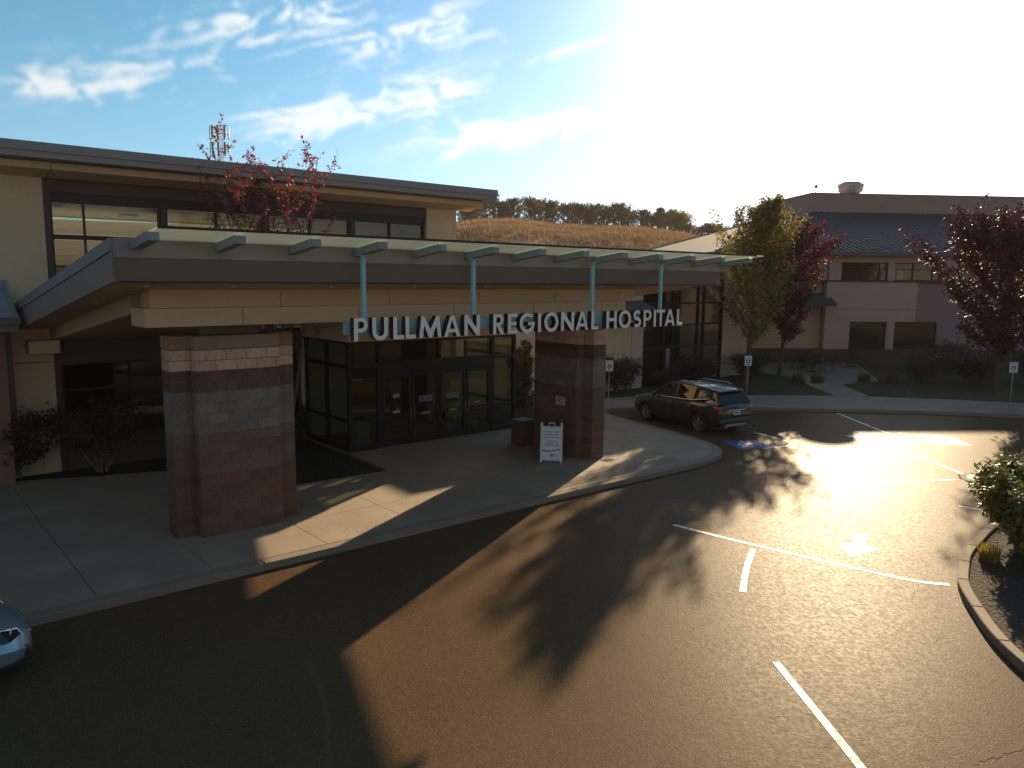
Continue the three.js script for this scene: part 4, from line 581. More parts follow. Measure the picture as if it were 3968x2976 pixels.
  for (const a of [0, 45, 90, 135, 180]) part('louvre_post', bx(LC[0] - Math.cos(rad(a)) * LR * 0.93 - 0.03, LC[0] - Math.cos(rad(a)) * LR * 0.93 + 0.03, 3.9, 6.5, LC[1] + Math.sin(rad(a)) * LR * 0.69 - 0.03, LC[1] + Math.sin(rad(a)) * LR * 0.69 + 0.03), mats.steel, b);
}
{
  const c = Math.cos(WING.a), s = Math.sin(WING.a), at = (u, w) => [WING.p[0] + u * c - w * s, WING.p[2] - u * s - w * c];
  const [x, z] = at(8.64, 15.4), f = thing('roof_fan', 'round galvanised exhaust fan on the parapet roof', 'roof fan', [x, 11.7, z]);
  const lathe = (P, nm) => part(nm, new THREE.LatheGeometry(P.map(p => new THREE.Vector2(...p)), 28), std(lin(0.5, 0.47, 0.44), 0.45, { metalness: 0.3, side: THREE.DoubleSide }), f);
  lathe([[0.62, 0], [0.62, 0.75], [0.9, 0.78], [0.62, 0.8]], 'curb'); lathe([[0.6, 0.8], [0.95, 1.05], [0.95, 1.35]], 'bowl'); lathe([[0.9, 1.3], [1.0, 1.32], [1.0, 1.62], [0.9, 1.64]], 'band'); lathe([[0.0, 1.78], [0.72, 1.76], [0.74, 1.64], [0, 1.64]], 'cap');
  const mast = (u, w, y0, h, label) => { const [mx, mz] = at(u, w), m = thing('warning_light', label, 'roof light', [mx, y0, mz]); part('stem', new THREE.CylinderGeometry(0.03, 0.04, h, 8).translate(0, h / 2, 0), mats.grey, m); part('globe', new THREE.SphereGeometry(0.14, 12, 10).translate(0, h + 0.1, 0), std(lin(0.5, 0.02, 0.015), 0.3), m); };
  mast(-6.9, 0.6, 7.35, 0.6, 'red obstruction light low on the hip of the far roof'); mast(5.0, 14, 12.4, 0.4, 'small red obstruction light on the parapet corner');
}

// ------------------------------------------------------------------ trees and shrubs
function leafAt(B, r, p, size, cols, flat = 0.5) {
  const a = r() * 6.283, t = (r() - 0.5) * 2 * flat * 1.57, u = new THREE.Vector3(Math.cos(a) * Math.cos(t), Math.sin(t), Math.sin(a) * Math.cos(t)), v = new THREE.Vector3(-Math.sin(a), (r() - 0.5) * 1.6, Math.cos(a)).normalize(), s = size * (0.6 + 0.8 * r());
  const c = cols[Math.floor(r() * cols.length)], k = 0.75 + 0.5 * r(); B.col = [c[0] * k, c[1] * k, c[2] * k];
  const tip = [p[0] + u.x * s, p[1] + u.y * s, p[2] + u.z * s], m1 = [p[0] + u.x * s * 0.45 + v.x * s * 0.3, p[1] + u.y * s * 0.45 + v.y * s * 0.3, p[2] + u.z * s * 0.45 + v.z * s * 0.3], m2 = [p[0] + u.x * s * 0.45 - v.x * s * 0.3, p[1] + u.y * s * 0.45 - v.y * s * 0.3 + s * 0.08, p[2] + u.z * s * 0.45 - v.z * s * 0.3];
  B.tri(p, m1, tip); B.tri(p, tip, m2);
}
// skeleton of limbs and twigs inside a crown outline; leaves sit along the twigs in clumps
function makeTree(o) {
  const r = rng(o.seed), W = new GB(), L = new GB(); W.col = o.bark || [0.09, 0.065, 0.05];
  const h = o.h, base = o.base, stems = o.stems || 1, tips = [];
  const bend = (p, d, len, n, wob, lift) => { const P = [p]; let c = p; let v = [...d]; for (let i = 0; i < n; i++) { v = [v[0] + (r() - 0.5) * wob, v[1] + (r() - 0.5) * wob * 0.6 + lift / n, v[2] + (r() - 0.5) * wob]; const l = Math.hypot(...v); v = v.map(e => e / l); c = [c[0] + v[0] * len / n, c[1] + v[1] * len / n, c[2] + v[2] * len / n]; P.push(c); } return P; };
  for (let s = 0; s < stems; s++) {
    const a0 = s / stems * 6.28 + 0.6, lean = stems > 1 ? (o.spread || 0.3) : 0.03, hh = h * (stems > 1 ? 0.72 + 0.26 * r() : 0.96);
    const T0 = bend([Math.cos(a0) * (stems > 1 ? 0.1 : 0), 0, Math.sin(a0) * (stems > 1 ? 0.1 : 0)], [Math.cos(a0) * lean, 1, Math.sin(a0) * lean], hh, 9, 0.10, 0.1);
    const tr = o.r * (stems > 1 ? 0.6 : 1); W.tube(T0, T0.map((_, i) => Math.max(0.008, tr * (1 - 0.95 * i / 9) * (i === 0 ? 1.25 : 1))), 8);
    const nb = Math.round(o.branches / stems);
    for (let i = 0; i < nb; i++) {
      const t = lerp(base / h, 0.97, Math.pow((i + r() * 0.8) / nb, 0.9)), f = t * 9, k = Math.min(8, Math.floor(f)), q = [0, 1, 2].map(e => lerp(T0[k][e], T0[k + 1][e], f - k)), a = i * 2.39996 + s + r() * 0.6, R = o.profile((t - base / h) / (1 - base / h)) * (0.75 + 0.45 * r()), up = o.up ?? 0.7;
      const B1 = bend(q, [Math.cos(a), up, Math.sin(a)], R * Math.hypot(1, up * 0.7), 5, 0.32, o.lift ?? 0.15), br = Math.max(0.008, tr * 0.38 * (1 - t * 0.7)); W.tube(B1, B1.map((_, j) => br * (1 - 0.85 * j / 5)), 5);
      const ns = o.twigs || 5; for (let j = 0; j < ns; j++) { const g = 1 + Math.floor((j + r()) / ns * 4.2), p0 = B1[Math.min(5, g)], aa = a + (r() - 0.5) * 2.6, l = R * (0.3 + 0.35 * r()); const B2 = bend(p0, [Math.cos(aa), up * 0.8 + (r() - 0.4) * 0.8, Math.sin(aa)], l, 3, 0.45, o.lift ?? 0.15); W.tube(B2, [br * 0.4, br * 0.3, br * 0.2, 0.003], 4); tips.push(B2); }
      tips.push(B1.slice(2)); if (i % 4 === 0) tips.push(T0.slice(Math.max(3, Math.round(base / h * 9)) + 1));
    }
  }
  const n = o.leaves; for (let i = 0; i < n; i++) { const B = tips[Math.floor(r() * tips.length)], f = r() * (B.length - 1), k = Math.floor(f), c = o.clump, g = () => (r() + r() + r() - 1.5) * c; const p = [0, 1, 2].map(e => lerp(B[k][e], B[Math.min(k + 1, B.length - 1)][e], f - k) + g()); leafAt(L, r, p, o.leaf, p[1] > h * 0.6 && o.topCols ? o.topCols : o.cols, o.flat ?? 0.6); }
  return [W.geo(), L.geo()];
}
function plantTree(name, label, pos, o, group, cat = 'tree') { const [w, l] = makeTree(o), t = thing(name, label, cat, pos, o.turn || 0, group); part(cat === 'tree' ? 'trunk' : 'stems', w, barkM, t); part(cat === 'tree' ? 'crown' : 'foliage', l, o.mat || leafM, t); return t; }
const dome = (R, lo = 0.35) => t => R * Math.pow(Math.max(0.02, Math.sin(Math.PI * clamp(0.12 + 0.86 * t, 0, 1))), 0.7) * (t < 0 ? lo : 1);
const cone = R => t => R * (t < 0.18 ? 0.62 + 2.1 * t : 1.0 * Math.pow(1 - (t - 0.18) / 0.82, 0.75) + 0.06);
const reds = [[0.42, 0.06, 0.05], [0.30, 0.035, 0.04], [0.5, 0.10, 0.07], [0.18, 0.025, 0.03]], maroon = [[0.13, 0.018, 0.028], [0.09, 0.014, 0.022], [0.19, 0.028, 0.035], [0.07, 0.016, 0.018]], yellowGreen = [[0.36, 0.32, 0.06], [0.27, 0.26, 0.05], [0.46, 0.37, 0.09], [0.2, 0.2, 0.04], [0.38, 0.26, 0.08]];
plantTree('crabapple_tree', 'sparse red leaved multi stem tree rising behind the canopy roof', [9.1, 0.1, -20.9], { seed: 25, h: 9.7, base: 3.2, r: 0.10, stems: 6, spread: 0.16, branches: 96, twigs: 5, profile: t => 1.5 * Math.pow(1 - t, 0.5) + 0.25, up: 1.2, lift: 0.35, leaves: 5200, leaf: 0.105, clump: 0.06, cols: reds, bark: [0.16, 0.11, 0.09] });
plantTree('pear_tree', 'yellow green leafed street tree beside the accessible sign behind the suv', [34.2, 0.1, -21.9], { seed: 31, h: 9.3, base: 1.9, r: 0.13, branches: 46, twigs: 7, profile: cone(2.75), up: 1.1, lift: 0.3, leaves: 18000, leaf: 0.165, clump: 0.22, cols: yellowGreen, bark: [0.10, 0.08, 0.065] });
plantTree('plum_tree', 'dark maroon tree half hidden behind the yellow green street tree', [39.2, 0.1, -23.0], { seed: 41, h: 8.4, base: 1.8, r: 0.12, branches: 40, twigs: 6, profile: dome(2.4), up: 0.9, lift: 0.2, leaves: 16000, leaf: 0.18, clump: 0.2, cols: maroon.concat([[0.3, 0.03, 0.045]]) });
plantTree('maple_tree', 'broad dark red tree on the lawn in front of the far wing', [41.3, 0.1, -12.9], { seed: 51, h: 7.8, base: 1.5, r: 0.14, branches: 52, twigs: 7, profile: dome(3.7), up: 0.75, lift: 0.25, leaves: 30000, leaf: 0.18, clump: 0.22, cols: maroon, mat: leafGloss });
plantTree('maple_tree', 'dark red tree standing past the accessible sign on the far lawn', [46.5, 0.1, -9.5], { seed: 56, h: 7.2, base: 1.5, r: 0.13, branches: 40, twigs: 6, profile: dome(2.9), up: 0.75, lift: 0.25, leaves: 16000, leaf: 0.18, clump: 0.22, cols: maroon, mat: leafGloss });
// shrubs in the beds
const shrub = (name, label, pos, R, h, cols, seed, n = 2600, leaf = 0.07, group, o = {}) => plantTree(name, label, pos, { seed, h, base: h * 0.12, r: 0.035, stems: 5, spread: 0.55, branches: 40, twigs: 5, profile: dome(R, 0.9), up: 0.6, lift: 0.3, leaves: n * 3.4, leaf: leaf * 1.4, clump: R * 0.2, cols, ...o }, group, 'shrub');
const darkGreen = [[0.05, 0.055, 0.02], [0.035, 0.045, 0.015], [0.07, 0.07, 0.025]], darkRed = [[0.09, 0.02, 0.02], [0.06, 0.018, 0.015], [0.12, 0.03, 0.022], [0.05, 0.03, 0.015]];
shrub('burning_bush', 'rounded dark red shrub in the mulch below the tan pilaster', [2.6, 0.1, -22.75], 1.0, 1.75, darkRed, 61); shrub('burning_bush', 'dark red shrub at the far end of the wall bed', [0.9, 0.1, -22.7], 1.0, 1.7, darkRed, 62);
shrub('bed_shrub', 'dark green leggy shrub with pale stems under the lower windows', [4.75, 0.1, -22.3], 0.85, 1.9, darkRed.concat(darkGreen), 63, 2000, 0.07, undefined, { base: 0.8, bark: [0.25, 0.17, 0.12] });
shrub('bed_shrub', 'small dark green shrub behind the block pillar', [7.6, 0.1, -22.2], 0.6, 1.2, darkGreen, 64, 1500); shrub('bed_shrub', 'small leafy shrub against the glass entrance corner', [9.9, 0.1, -22.2], 0.45, 1.5, darkGreen, 65, 1200);
shrub('bed_shrub', 'dark red shrub beside the pale pilaster', [26.6, 0.1, -23.6], 0.9, 1.7, darkRed, 66, 1800); shrub('bed_shrub', 'low dark shrub at the foot of the pale pilaster', [29.9, 0.1, -23.6], 0.5, 0.9, darkGreen, 67, 900);
shrub('bed_shrub', 'dark shrub in front of the tall window wall', [32.0, 0.1, -23.5], 0.9, 1.3, darkRed, 68, 1600); shrub('bed_shrub', 'dark rounded shrub under the yellow green tree', [36.2, 0.1, -23.0], 0.9, 1.4, darkGreen, 69, 1600);
shrub('bed_shrub', 'dense dark shrub between lawn and patio', [42.2, 0.1, -16.6], 1.1, 1.5, darkGreen, 70, 1800, 0.08); shrub('bed_shrub', 'dense dark shrub under the broad red tree', [44.0, 0.1, -14.8], 1.2, 1.6, darkGreen, 71, 1800, 0.08); shrub('bed_shrub', 'dark shrub at the right end of the far lawn', [46.6, 0.1, -12.6], 1.2, 1.7, darkGreen, 72, 1800, 0.08);
shrub('bed_shrub', 'dark hedge shrub against the base of the far wing', [48.8, 0.1, -17.8], 1.2, 1.7, darkGreen, 75, 1800, 0.08); shrub('golden_conifer', 'upright golden tipped evergreen between the glass entrance and pillar', [18.7, 0.1, -21.4], 0.5, 3.2, [[0.30, 0.22, 0.06], [0.2, 0.15, 0.04], [0.1, 0.09, 0.03]], 73, 3800, 0.08, undefined, { stems: 3, spread: 0.1, up: 1.6, profile: t => 0.3 * Math.pow(1 - t, 0.6) + 0.05 });
// island with kerb, mulch and hedge
{
  const out = catmull([[19.6, -5.55], [18.3, -5.6], [17.0, -5.45], [16.0, -5.3], [15.15, -5.05], [14.3, -4.75], [13.38, -4.22], [12.5, -3.63], [11.84, -3.03], [11.2, -2.2], [10.9, -1.2], [11.1, 0.4], [12.2, 2.0]], 60), isl = struct('traffic_island', null, null, 'kerbed planting island beside the drive'), inn = offsetPath(out, -0.17);
  const test = inn[20]; const sgn = Math.hypot(test[0] - 16, test[1] + 2) < Math.hypot(out[20][0] - 16, out[20][1] + 2) ? 1 : -1, inner = offsetPath(out, -0.17 * sgn);
  for (let i = 0; i < 60; i += 6) { const e = Math.min(60, i + 6), o = out.slice(i, e + 1).map(p => [...p]), n = inner.slice(i, e + 1).map(p => [...p]); const d = [o[1][0] - o[0][0], o[1][1] - o[0][1]], l = Math.hypot(...d); o[0][0] += d[0] / l * 0.01; o[0][1] += d[1] / l * 0.01; n[0][0] += d[0] / l * 0.01; n[0][1] += d[1] / l * 0.01; part('kerb_stone', prism([...o, ...n.reverse()], -0.1, 0.16, 0.014), mats.kerb, isl); }
  part('mulch', prism([...offsetPath(out, -0.175 * sgn), [30, 6], [30, -5.4]], -0.1, 0.11), mats.mulch, isl);
  const hedge = [[0.26, 0.26, 0.05], [0.18, 0.2, 0.04], [0.34, 0.3, 0.07], [0.11, 0.13, 0.03]];
  shrub('hedge_shrub', 'leafy green evergreen shrub at the tip of the island kerb', [17.6, 0.1, -4.75], 0.75, 1.5, hedge, 81, 5200, 0.085, 'evergreen shrubs on the island', { mat: leafGloss, up: 1.0 });
  shrub('hedge_shrub', 'evergreen shrub behind the golden grass tuft on the island', [16.6, 0.1, -4.1], 0.75, 1.4, hedge, 82, 5200, 0.085, 'evergreen shrubs on the island', { mat: leafGloss, up: 1.0 });
  shrub('hedge_shrub', 'evergreen shrub deeper inside the island planting', [18.9, 0.1, -4.2], 0.8, 1.5, hedge, 83, 4200, 0.09, 'evergreen shrubs on the island', { mat: leafGloss, up: 1.0 });
  const g = thing('golden_grass', 'small golden grass tuft on the island by the hedge', 'plant', [16.05, 0.1, -4.85]); part('blades', tuftGeo(240, 0.34, 0.3, 91, [[0.42, 0.3, 0.05], [0.5, 0.38, 0.08], [0.3, 0.22, 0.05]]), leafM, g);
}
for (const [x, z, w] of [[37.6, -19.9, 'beside the patio path on the near lawn corner'], [36.9, -20.6, 'behind the near lawn corner'], [40.0, -18.6, 'on the far side of the patio path'], [41.2, -17.7, 'next to the dense dark shrub']]) { const g = thing('ornamental_grass', 'tan ornamental grass clump ' + w, 'plant', [x, 0.1, z]); part('blades', tuftGeo(160, 0.6, 0.5, Math.round(x * 10), [[0.16, 0.13, 0.04], [0.2, 0.15, 0.05], [0.1, 0.09, 0.03]]), leafM, g); }
// trees along the hill crest
{
  const base = { base: 0.5, r: 0.18, branches: 30, twigs: 5, up: 0.6, leaves: 5200, clump: 0.45 };
  const kinds = [[[0.06, 0.065, 0.02], [0.04, 0.05, 0.015], [0.09, 0.08, 0.025]], [[0.10, 0.08, 0.03], [0.07, 0.06, 0.02], [0.05, 0.05, 0.018]], [[0.07, 0.045, 0.022], [0.10, 0.06, 0.03], [0.05, 0.04, 0.02]], [[0.17, 0.15, 0.035], [0.12, 0.12, 0.03], [0.22, 0.18, 0.05]]];
  const geos = kinds.map((c, i) => makeTree({ ...base, seed: 200 + i, h: 8, profile: dome(3.8), leaf: 0.45, cols: c.map(q => q.map(v => v * 2.6)), flat: 0.8 }));
  const list = [[36.9, 5.0, 0], [38.06, 5.86, 1], [39.27, 5.48, 0], [40.47, 5.63, 0], [41.68, 5.7, 1], [42.5, 5.5, 2], [43.2, 5.45, 2], [44.47, 5.29, 0], [45.3, 5.3, 1], [46.4, 5.25, 1], [47.3, 5.1, 2], [47.96, 5.34, 1], [48.7, 4.9, 2], [49.7, 4.89, 2], [51.4, 4.7, 3], [52.04, 4.88, 3], [52.6, 4.6, 3], [53.05, 3.9, 3], [53.6, 3.7, 2], [54.3, 3.93, 2], [54.9, 3.8, 1], [55.4, 3.6, 2], [37.4, 5.1, 0], [39.8, 5.1, 2], [45.9, 4.9, 2], [50.3, 4.5, 1]];
  const lab = ['dark green bushy tree on the hill crest', 'olive brown tree on the hill crest', 'brown leaved tree on the hill crest', 'yellow green tree at the low end of the hill crest'];
  const r = rng(77);
  list.forEach(([az, el, k], i) => {
    const R = 214 + 10 * r(), x = Math.sin(rad(az)) * R, z = -Math.cos(rad(az)) * R, y = terrainY(x, z) - 0.4, top = 5.3 + R * Math.tan(rad(el)), s = clamp((top - y) / 8, 0.5, 1.6);
    const t = thing('hill_tree', lab[k], 'tree', [x, y, z], r() * 6.28, 'trees along the hill crest'); t.scale.set(s * (0.9 + 0.3 * r()), s, s * (0.9 + 0.3 * r())); part('trunk', geos[k][0], barkM, t); part('crown', geos[k][1], leafM, t);
  });
  // tall narrow tree and the spruce
  const one = (name, label, az, el, R, geo) => { const x = Math.sin(rad(az)) * R, z = -Math.cos(rad(az)) * R, y = terrainY(x, z) - 0.3, s = (5.3 + R * Math.tan(rad(el)) - y) / 8, t = thing(name, label, 'tree', [x, y, z]); t.scale.setScalar(s); part('trunk', geo[0], barkM, t); part('crown', geo[1], leafM, t); };
  one('round_tree', 'dark round topped tree standing above the hill crest trees', 50.87, 5.1, 220, makeTree({ ...base, seed: 230, h: 8, base: 2, profile: dome(1.5), leaf: 0.36, cols: kinds[0] }));
  const W = new GB(), L = new GB(), q = rng(240); W.col = [0.07, 0.05, 0.04]; W.tube([[0, 0, 0], [0, 8, 0]], [0.14, 0.02], 6);
  for (let i = 0; i < 70; i++) { const t = i / 70, y = 0.7 + 7.2 * t, a = i * 2.4, R = 1.7 * (1 - t) * (0.7 + 0.5 * q()) + 0.1; const e = [Math.cos(a) * R, y - R * 0.25, Math.sin(a) * R]; W.tube([[0, y, 0], e], [0.03, 0.006], 4); for (let k = 0; k < 26; k++) { const f = 0.2 + 0.85 * q(); leafAt(L, q, [e[0] * f + (q() - 0.5) * 0.25, y + (e[1] - y) * f - q() * 0.16, e[2] * f + (q() - 0.5) * 0.25], 0.26, [[0.03, 0.04, 0.018], [0.045, 0.05, 0.02]], 0.5); } }
  one('spruce_tree', 'dark pointed spruce beyond the far wing roof', 56.2, 4.95, 200, [W.geo(), L.geo()]);
}
// lattice radio tower behind the main building
{
  const d = [Math.sin(rad(20.2)), -Math.cos(rad(20.2))], R = 150, x = d[0] * R, z = d[1] * R, t = thing('radio_tower', 'steel lattice cell tower with panel antennas behind the roof', 'tower', [x, 0, z]);
  const B = new GB(), s = 0.55, H = 31; const leg = k => [Math.cos(k * 2.094) * s, Math.sin(k * 2.094) * s]; for (let k = 0; k < 3; k++) { const [a, c] = leg(k), [e, f] = leg(k + 1); B.tube([[a, 0, c], [a, H, c]], [0.05, 0.05], 5); for (let y = 0; y < H; y += 1) { B.tube([[a, y, c], [e, y + 1, f]], [0.025, 0.025], 4); B.tube([[a, y, c], [e, y, f]], [0.025, 0.025], 4); } }
  part('mast', B.geo(), std(lin(0.12, 0.12, 0.12), 0.6), t); part('ring', merge([tubeGeo([[-1.6, 27.4, 0], [1.6, 27.4, 0]], 0.05), tubeGeo([[0, 27.4, -1.6], [0, 27.4, 1.6]], 0.05), tubeGeo([[-1.5, 30, 0], [1.5, 30, 0]], 0.05), tubeGeo([[0, 30, -1.5], [0, 30, 1.5]], 0.05)]), mats.iron, t);
  const an = new THREE.BoxGeometry(0.3, 2.0, 0.14); for (const y of [27.4, 30.2]) for (let k = 0; k < 9; k++) { const a = part('antenna', an, std(lin(0.2, 0.2, 0.2), 0.6), t), p = k / 9 * 6.283; a.position.set(Math.cos(p) * 1.6, y, Math.sin(p) * 1.6); a.rotation.y = -p + 1.57; }
  part('beacon', new THREE.CylinderGeometry(0.06, 0.06, 1.2, 6).translate(0, H + 0.6, 0), mats.iron, t);
}

// ------------------------------------------------------------------ vehicles
// a lower body lofted along its length; wheel arches are cut out; cabin is built of pillars, panes and a roof skin
function loftBody(st) {
  const half = s => { const { x, w, wt, yb, yt, crown = 0.03 } = s; const ym = yb + (yt - yb) * 0.5; return [[0, yb], [w * 0.8, yb], [w * 0.96, yb + 0.1], [w, ym], [lerp(w, wt, 0.35), yt - 0.16], [lerp(w, wt, 0.85), yt - 0.035], [wt - 0.03, yt], [wt * 0.5, yt + crown * 0.75], [0, yt + crown]]; };
  const rings = st.map(s => { const h = half(s), R = h.map(([z, y]) => [s.x, y, z]); for (let i = h.length - 2; i > 0; i--) R.push([s.x, h[i][1], -h[i][0]]); return R; });
  const B = new GB(), n = rings[0].length; for (let i = 0; i + 1 < rings.length; i++) for (let k = 0; k < n; k++) { const l = (k + 1) % n; B.quad(rings[i][k], rings[i + 1][k], rings[i + 1][l], rings[i][l]); }
  for (const [R, f] of [[rings[0], 0], [rings[rings.length - 1], 1]]) { const c = [R[0][0], (R[0][1] + R[8][1]) / 2, 0]; for (let k = 0; k < n; k++) { const l = (k + 1) % n; f ? B.tri(c, R[l], R[k]) : B.tri(c, R[k], R[l]); } }
  const g = B.geo(); g.deleteAttribute('color'); return g;
}
function makeCar(o) {
  const c = thing(o.name, o.label, 'car', o.pos, o.turn), P = o.paint, ev = new Evaluator(); ev.attributes = ['position', 'normal', 'uv'];
  let g = loftBody(o.st);
  let br = new Brush(g); br.updateMatrixWorld();
  for (const wx of o.wheels) for (const s of [-1, 1]) { const cy = new THREE.CylinderGeometry(o.wr + 0.07, o.wr + 0.07, 0.5, 28); cy.rotateX(Math.PI / 2); const b2 = new Brush(cy); b2.position.set(wx, o.wr, s * (o.w / 2 - 0.05)); b2.updateMatrixWorld(); br = ev.evaluate(br, b2, SUBTRACTION); br.updateMatrixWorld(); }
  g = br.geometry.clone(); if (g.groups) g.clearGroups(); for (const k of Object.keys(g.attributes)) if (!['position', 'normal', 'uv'].includes(k)) g.deleteAttribute(k);
  const gn = (g.index ? g.toNonIndexed() : g); gn.deleteAttribute('normal'); gn.computeVertexNormals(); part('body', toCreasedNormals(gn, 0.55), P, c);
  part('wheel_well', merge(o.wheels.map(wx => bx(wx - o.wr, wx + o.wr, 0.15, o.wr * 2, -o.w / 2 + 0.25, o.w / 2 - 0.25))), mats.black, c);
  // wheels
  const prof = [[o.wr - 0.115, -0.1], [o.wr - 0.03, -0.112], [o.wr, -0.07], [o.wr, 0.07], [o.wr - 0.03, 0.112], [o.wr - 0.115, 0.1]].map(p => new THREE.Vector2(...p)), tyre = new THREE.LatheGeometry([...prof, prof[0]], 36); tyre.rotateX(Math.PI / 2);
  const rimM = std(lin(0.45, 0.45, 0.46), 0.3, { metalness: 0.9 }), rim = []; { const ri = o.wr - 0.11, lip = new THREE.LatheGeometry([[ri - 0.03, 0.05], [ri, 0.09], [ri, -0.09], [ri - 0.015, -0.09], [ri - 0.03, 0.04]].map(p => new THREE.Vector2(...p)), 30); lip.rotateX(Math.PI / 2); rim.push(lip); for (let k = 0; k < 10; k++) { const s = new THREE.BoxGeometry(0.03, ri, 0.03); s.translate((k % 2 ? 0.028 : -0.028), ri / 2, 0.055); s.rotateZ(Math.floor(k / 2) * 1.2566); rim.push(s); } const hub = new THREE.CylinderGeometry(0.06, 0.06, 0.06, 16); hub.rotateX(Math.PI / 2); hub.translate(0, 0, 0.05); rim.push(hub); const disc = new THREE.CylinderGeometry(ri - 0.04, ri - 0.04, 0.02, 24); disc.rotateX(Math.PI / 2); }
  const rimG = merge(rim), back = new THREE.CylinderGeometry(o.wr - 0.12, o.wr - 0.12, 0.02, 24); back.rotateX(Math.PI / 2);
  for (const wx of o.wheels) for (const s of [-1, 1]) { const w = part('wheel', tyre, mats.rubber, c); w.position.set(wx, o.wr, s * (o.w / 2 - 0.13)); if (s < 0) w.rotation.y = Math.PI; part('rim', rimG, rimM, w); part('brake_disc', back, mats.iron, w); }
  // cabin: belt points and roof points for each pillar (x, y, half width)
  const K = o.cab, at = (p, s) => [p[0], p[1], s * p[2]], glassM = o.glass, gb = () => new GB();
  const addQ = (nm, a, b2, d, e, m, th = 0.012) => { const v = [a, b2, d, e].map(p => new THREE.Vector3(...p)), n = v[1].clone().sub(v[0]).cross(v[3].clone().sub(v[0])).normalize().multiplyScalar(th / 2), B = gb(); const f = v.map(q => q.clone().add(n).toArray()), h = v.map(q => q.clone().sub(n).toArray()); B.quad(...f); B.quad(h[3], h[2], h[1], h[0]); for (let i = 0; i < 4; i++) { const j = (i + 1) % 4; B.quad(f[j], f[i], h[i], h[j]); } const gg = B.geo(); gg.deleteAttribute('color'); return part(nm, gg, m, c); };
  const pl = (a, b2, r, s, nm = 'pillar') => part(nm, tubeGeo([at(a, s), at(b2, s)], r, 6), P, c);
  for (const s of [-1, 1]) {
    for (let i = 0; i + 1 < K.length; i++) { const [b0, t0] = K[i], [b1, t1] = K[i + 1]; if (i < K.length - 1) addQ('side_window', at(b0, s), at(b1, s), at(t1, s), at(t0, s), glassM); }
    K.forEach(([b0, t0], i) => pl(b0, t0, i === 0 || i === K.length - 1 ? 0.045 : 0.03, s));
    part('roof_rail', tubeGeo(K.map(([, t]) => at([t[0], t[1] + 0.02, t[2] - 0.02], s)), 0.035, 6), P, c);
    part('belt_trim', tubeGeo(K.map(([b0]) => at([b0[0], b0[1] + 0.005, b0[2] + 0.012], s)), 0.016, 6), mats.chrome, c);
    if (o.rails) part('rack_rail', tubeGeo([[K[1][1][0] + 0.2, K[0][1][1] + 0.06, s * (K[1][1][2] - 0.1)], [K[1][1][0], o.roofY + 0.05, s * (K[1][1][2] - 0.1)], [K[2][1][0] - 0.3, o.roofY + 0.05, s * (K[2][1][2] - 0.12)], [K[3][1][0] + 0.1, o.roofY + 0.0, s * (K[3][1][2] - 0.1)]], 0.018, 6), mats.chrome, c);
    for (const x of o.handles) part('door_handle', rb(x, x + 0.18, o.belt - 0.16, o.belt - 0.125, s > 0 ? o.w / 2 - 0.05 : -o.w / 2 + 0.02, s > 0 ? o.w / 2 - 0.02 : -o.w / 2 + 0.05, 0.006), mats.chrome, c);
    for (const x of o.seams) part('door_gap', bx(x, x + 0.008, 0.34, o.belt - 0.06, s * (o.w / 2) - 0.03 - (s > 0 ? 0 : -0.022), s * (o.w / 2) - 0.0 + (s > 0 ? 0.001 : 0.021)), mats.black, c);
    const [mb] = K[0]; const mir = new THREE.SphereGeometry(0.1, 14, 10); mir.scale(0.7, 0.75, 1.1); mir.translate(mb[0] - 0.25, mb[1] + 0.08, s * (mb[2] + 0.16)); part('mirror', mir, P, c);
  }
  const [fb, ft] = K[0], [rb0, rt] = K[K.length - 1]; addQ('windscreen', at(fb, 1), at(fb, -1), at(ft, -1), at(ft, 1), glassM); addQ('rear_window', at(rb0, -1), at(rb0, 1), at(rt, 1), at(rt, -1), o.rearGlass || glassM);
  { const B = gb(), sec = K.map(([, t]) => t), yc = o.roofY; const rows = sec.map((t, i) => { const mid = i === 0 || i === sec.length - 1 ? t[1] + 0.03 : yc; return [-1, -0.8, -0.4, 0, 0.4, 0.8, 1].map(k => [t[0], lerp(mid, t[1] + 0.01, Math.pow(Math.abs(k), 3)), k * t[2]]); }); for (let i = 0; i + 1 < rows.length; i++) for (let k = 0; k < 6; k++) { B.quad(rows[i][k], rows[i][k + 1], rows[i + 1][k + 1], rows[i + 1][k]); } const gg = B.geo(); gg.deleteAttribute('color'); const pm = P.clone(); pm.side = THREE.DoubleSide; part('roof', toCreasedNormals(gg, 0.9), pm, c); }
  for (const x of o.seats) for (const z of [-0.38, 0.38]) { part('seat', rb(x - 0.08, x + 0.08, 0.7, 1.28, z - 0.22, z + 0.22, 0.05), std(lin(0.08, 0.07, 0.06), 0.85), c); part('headrest', rb(x - 0.06, x + 0.05, 1.3, 1.46, z - 0.13, z + 0.13, 0.04), std(lin(0.08, 0.07, 0.06), 0.85), c); }
  const sw = new THREE.TorusGeometry(0.17, 0.016, 8, 24); sw.rotateY(Math.PI / 2); sw.rotateZ(0.4); sw.translate(o.seats[0] + 0.55, o.belt + 0.02, -0.38); part('steering_wheel', sw, mats.black, c);
  return c;
}
const suvPaint = new THREE.MeshPhysicalMaterial({ color: lin(0.006, 0.005, 0.006), roughness: 0.4, metalness: 0, clearcoat: 1, clearcoatRoughness: 0.06 });
const carGlass = new THREE.MeshPhysicalMaterial({ color: lin(0.22, 0.24, 0.22), roughness: 0, transmission: 1, thickness: 0, side: THREE.DoubleSide }), darkGlass = new THREE.MeshPhysicalMaterial({ color: lin(0.14, 0.14, 0.14), roughness: 0, transmission: 1, thickness: 0, side: THREE.DoubleSide });
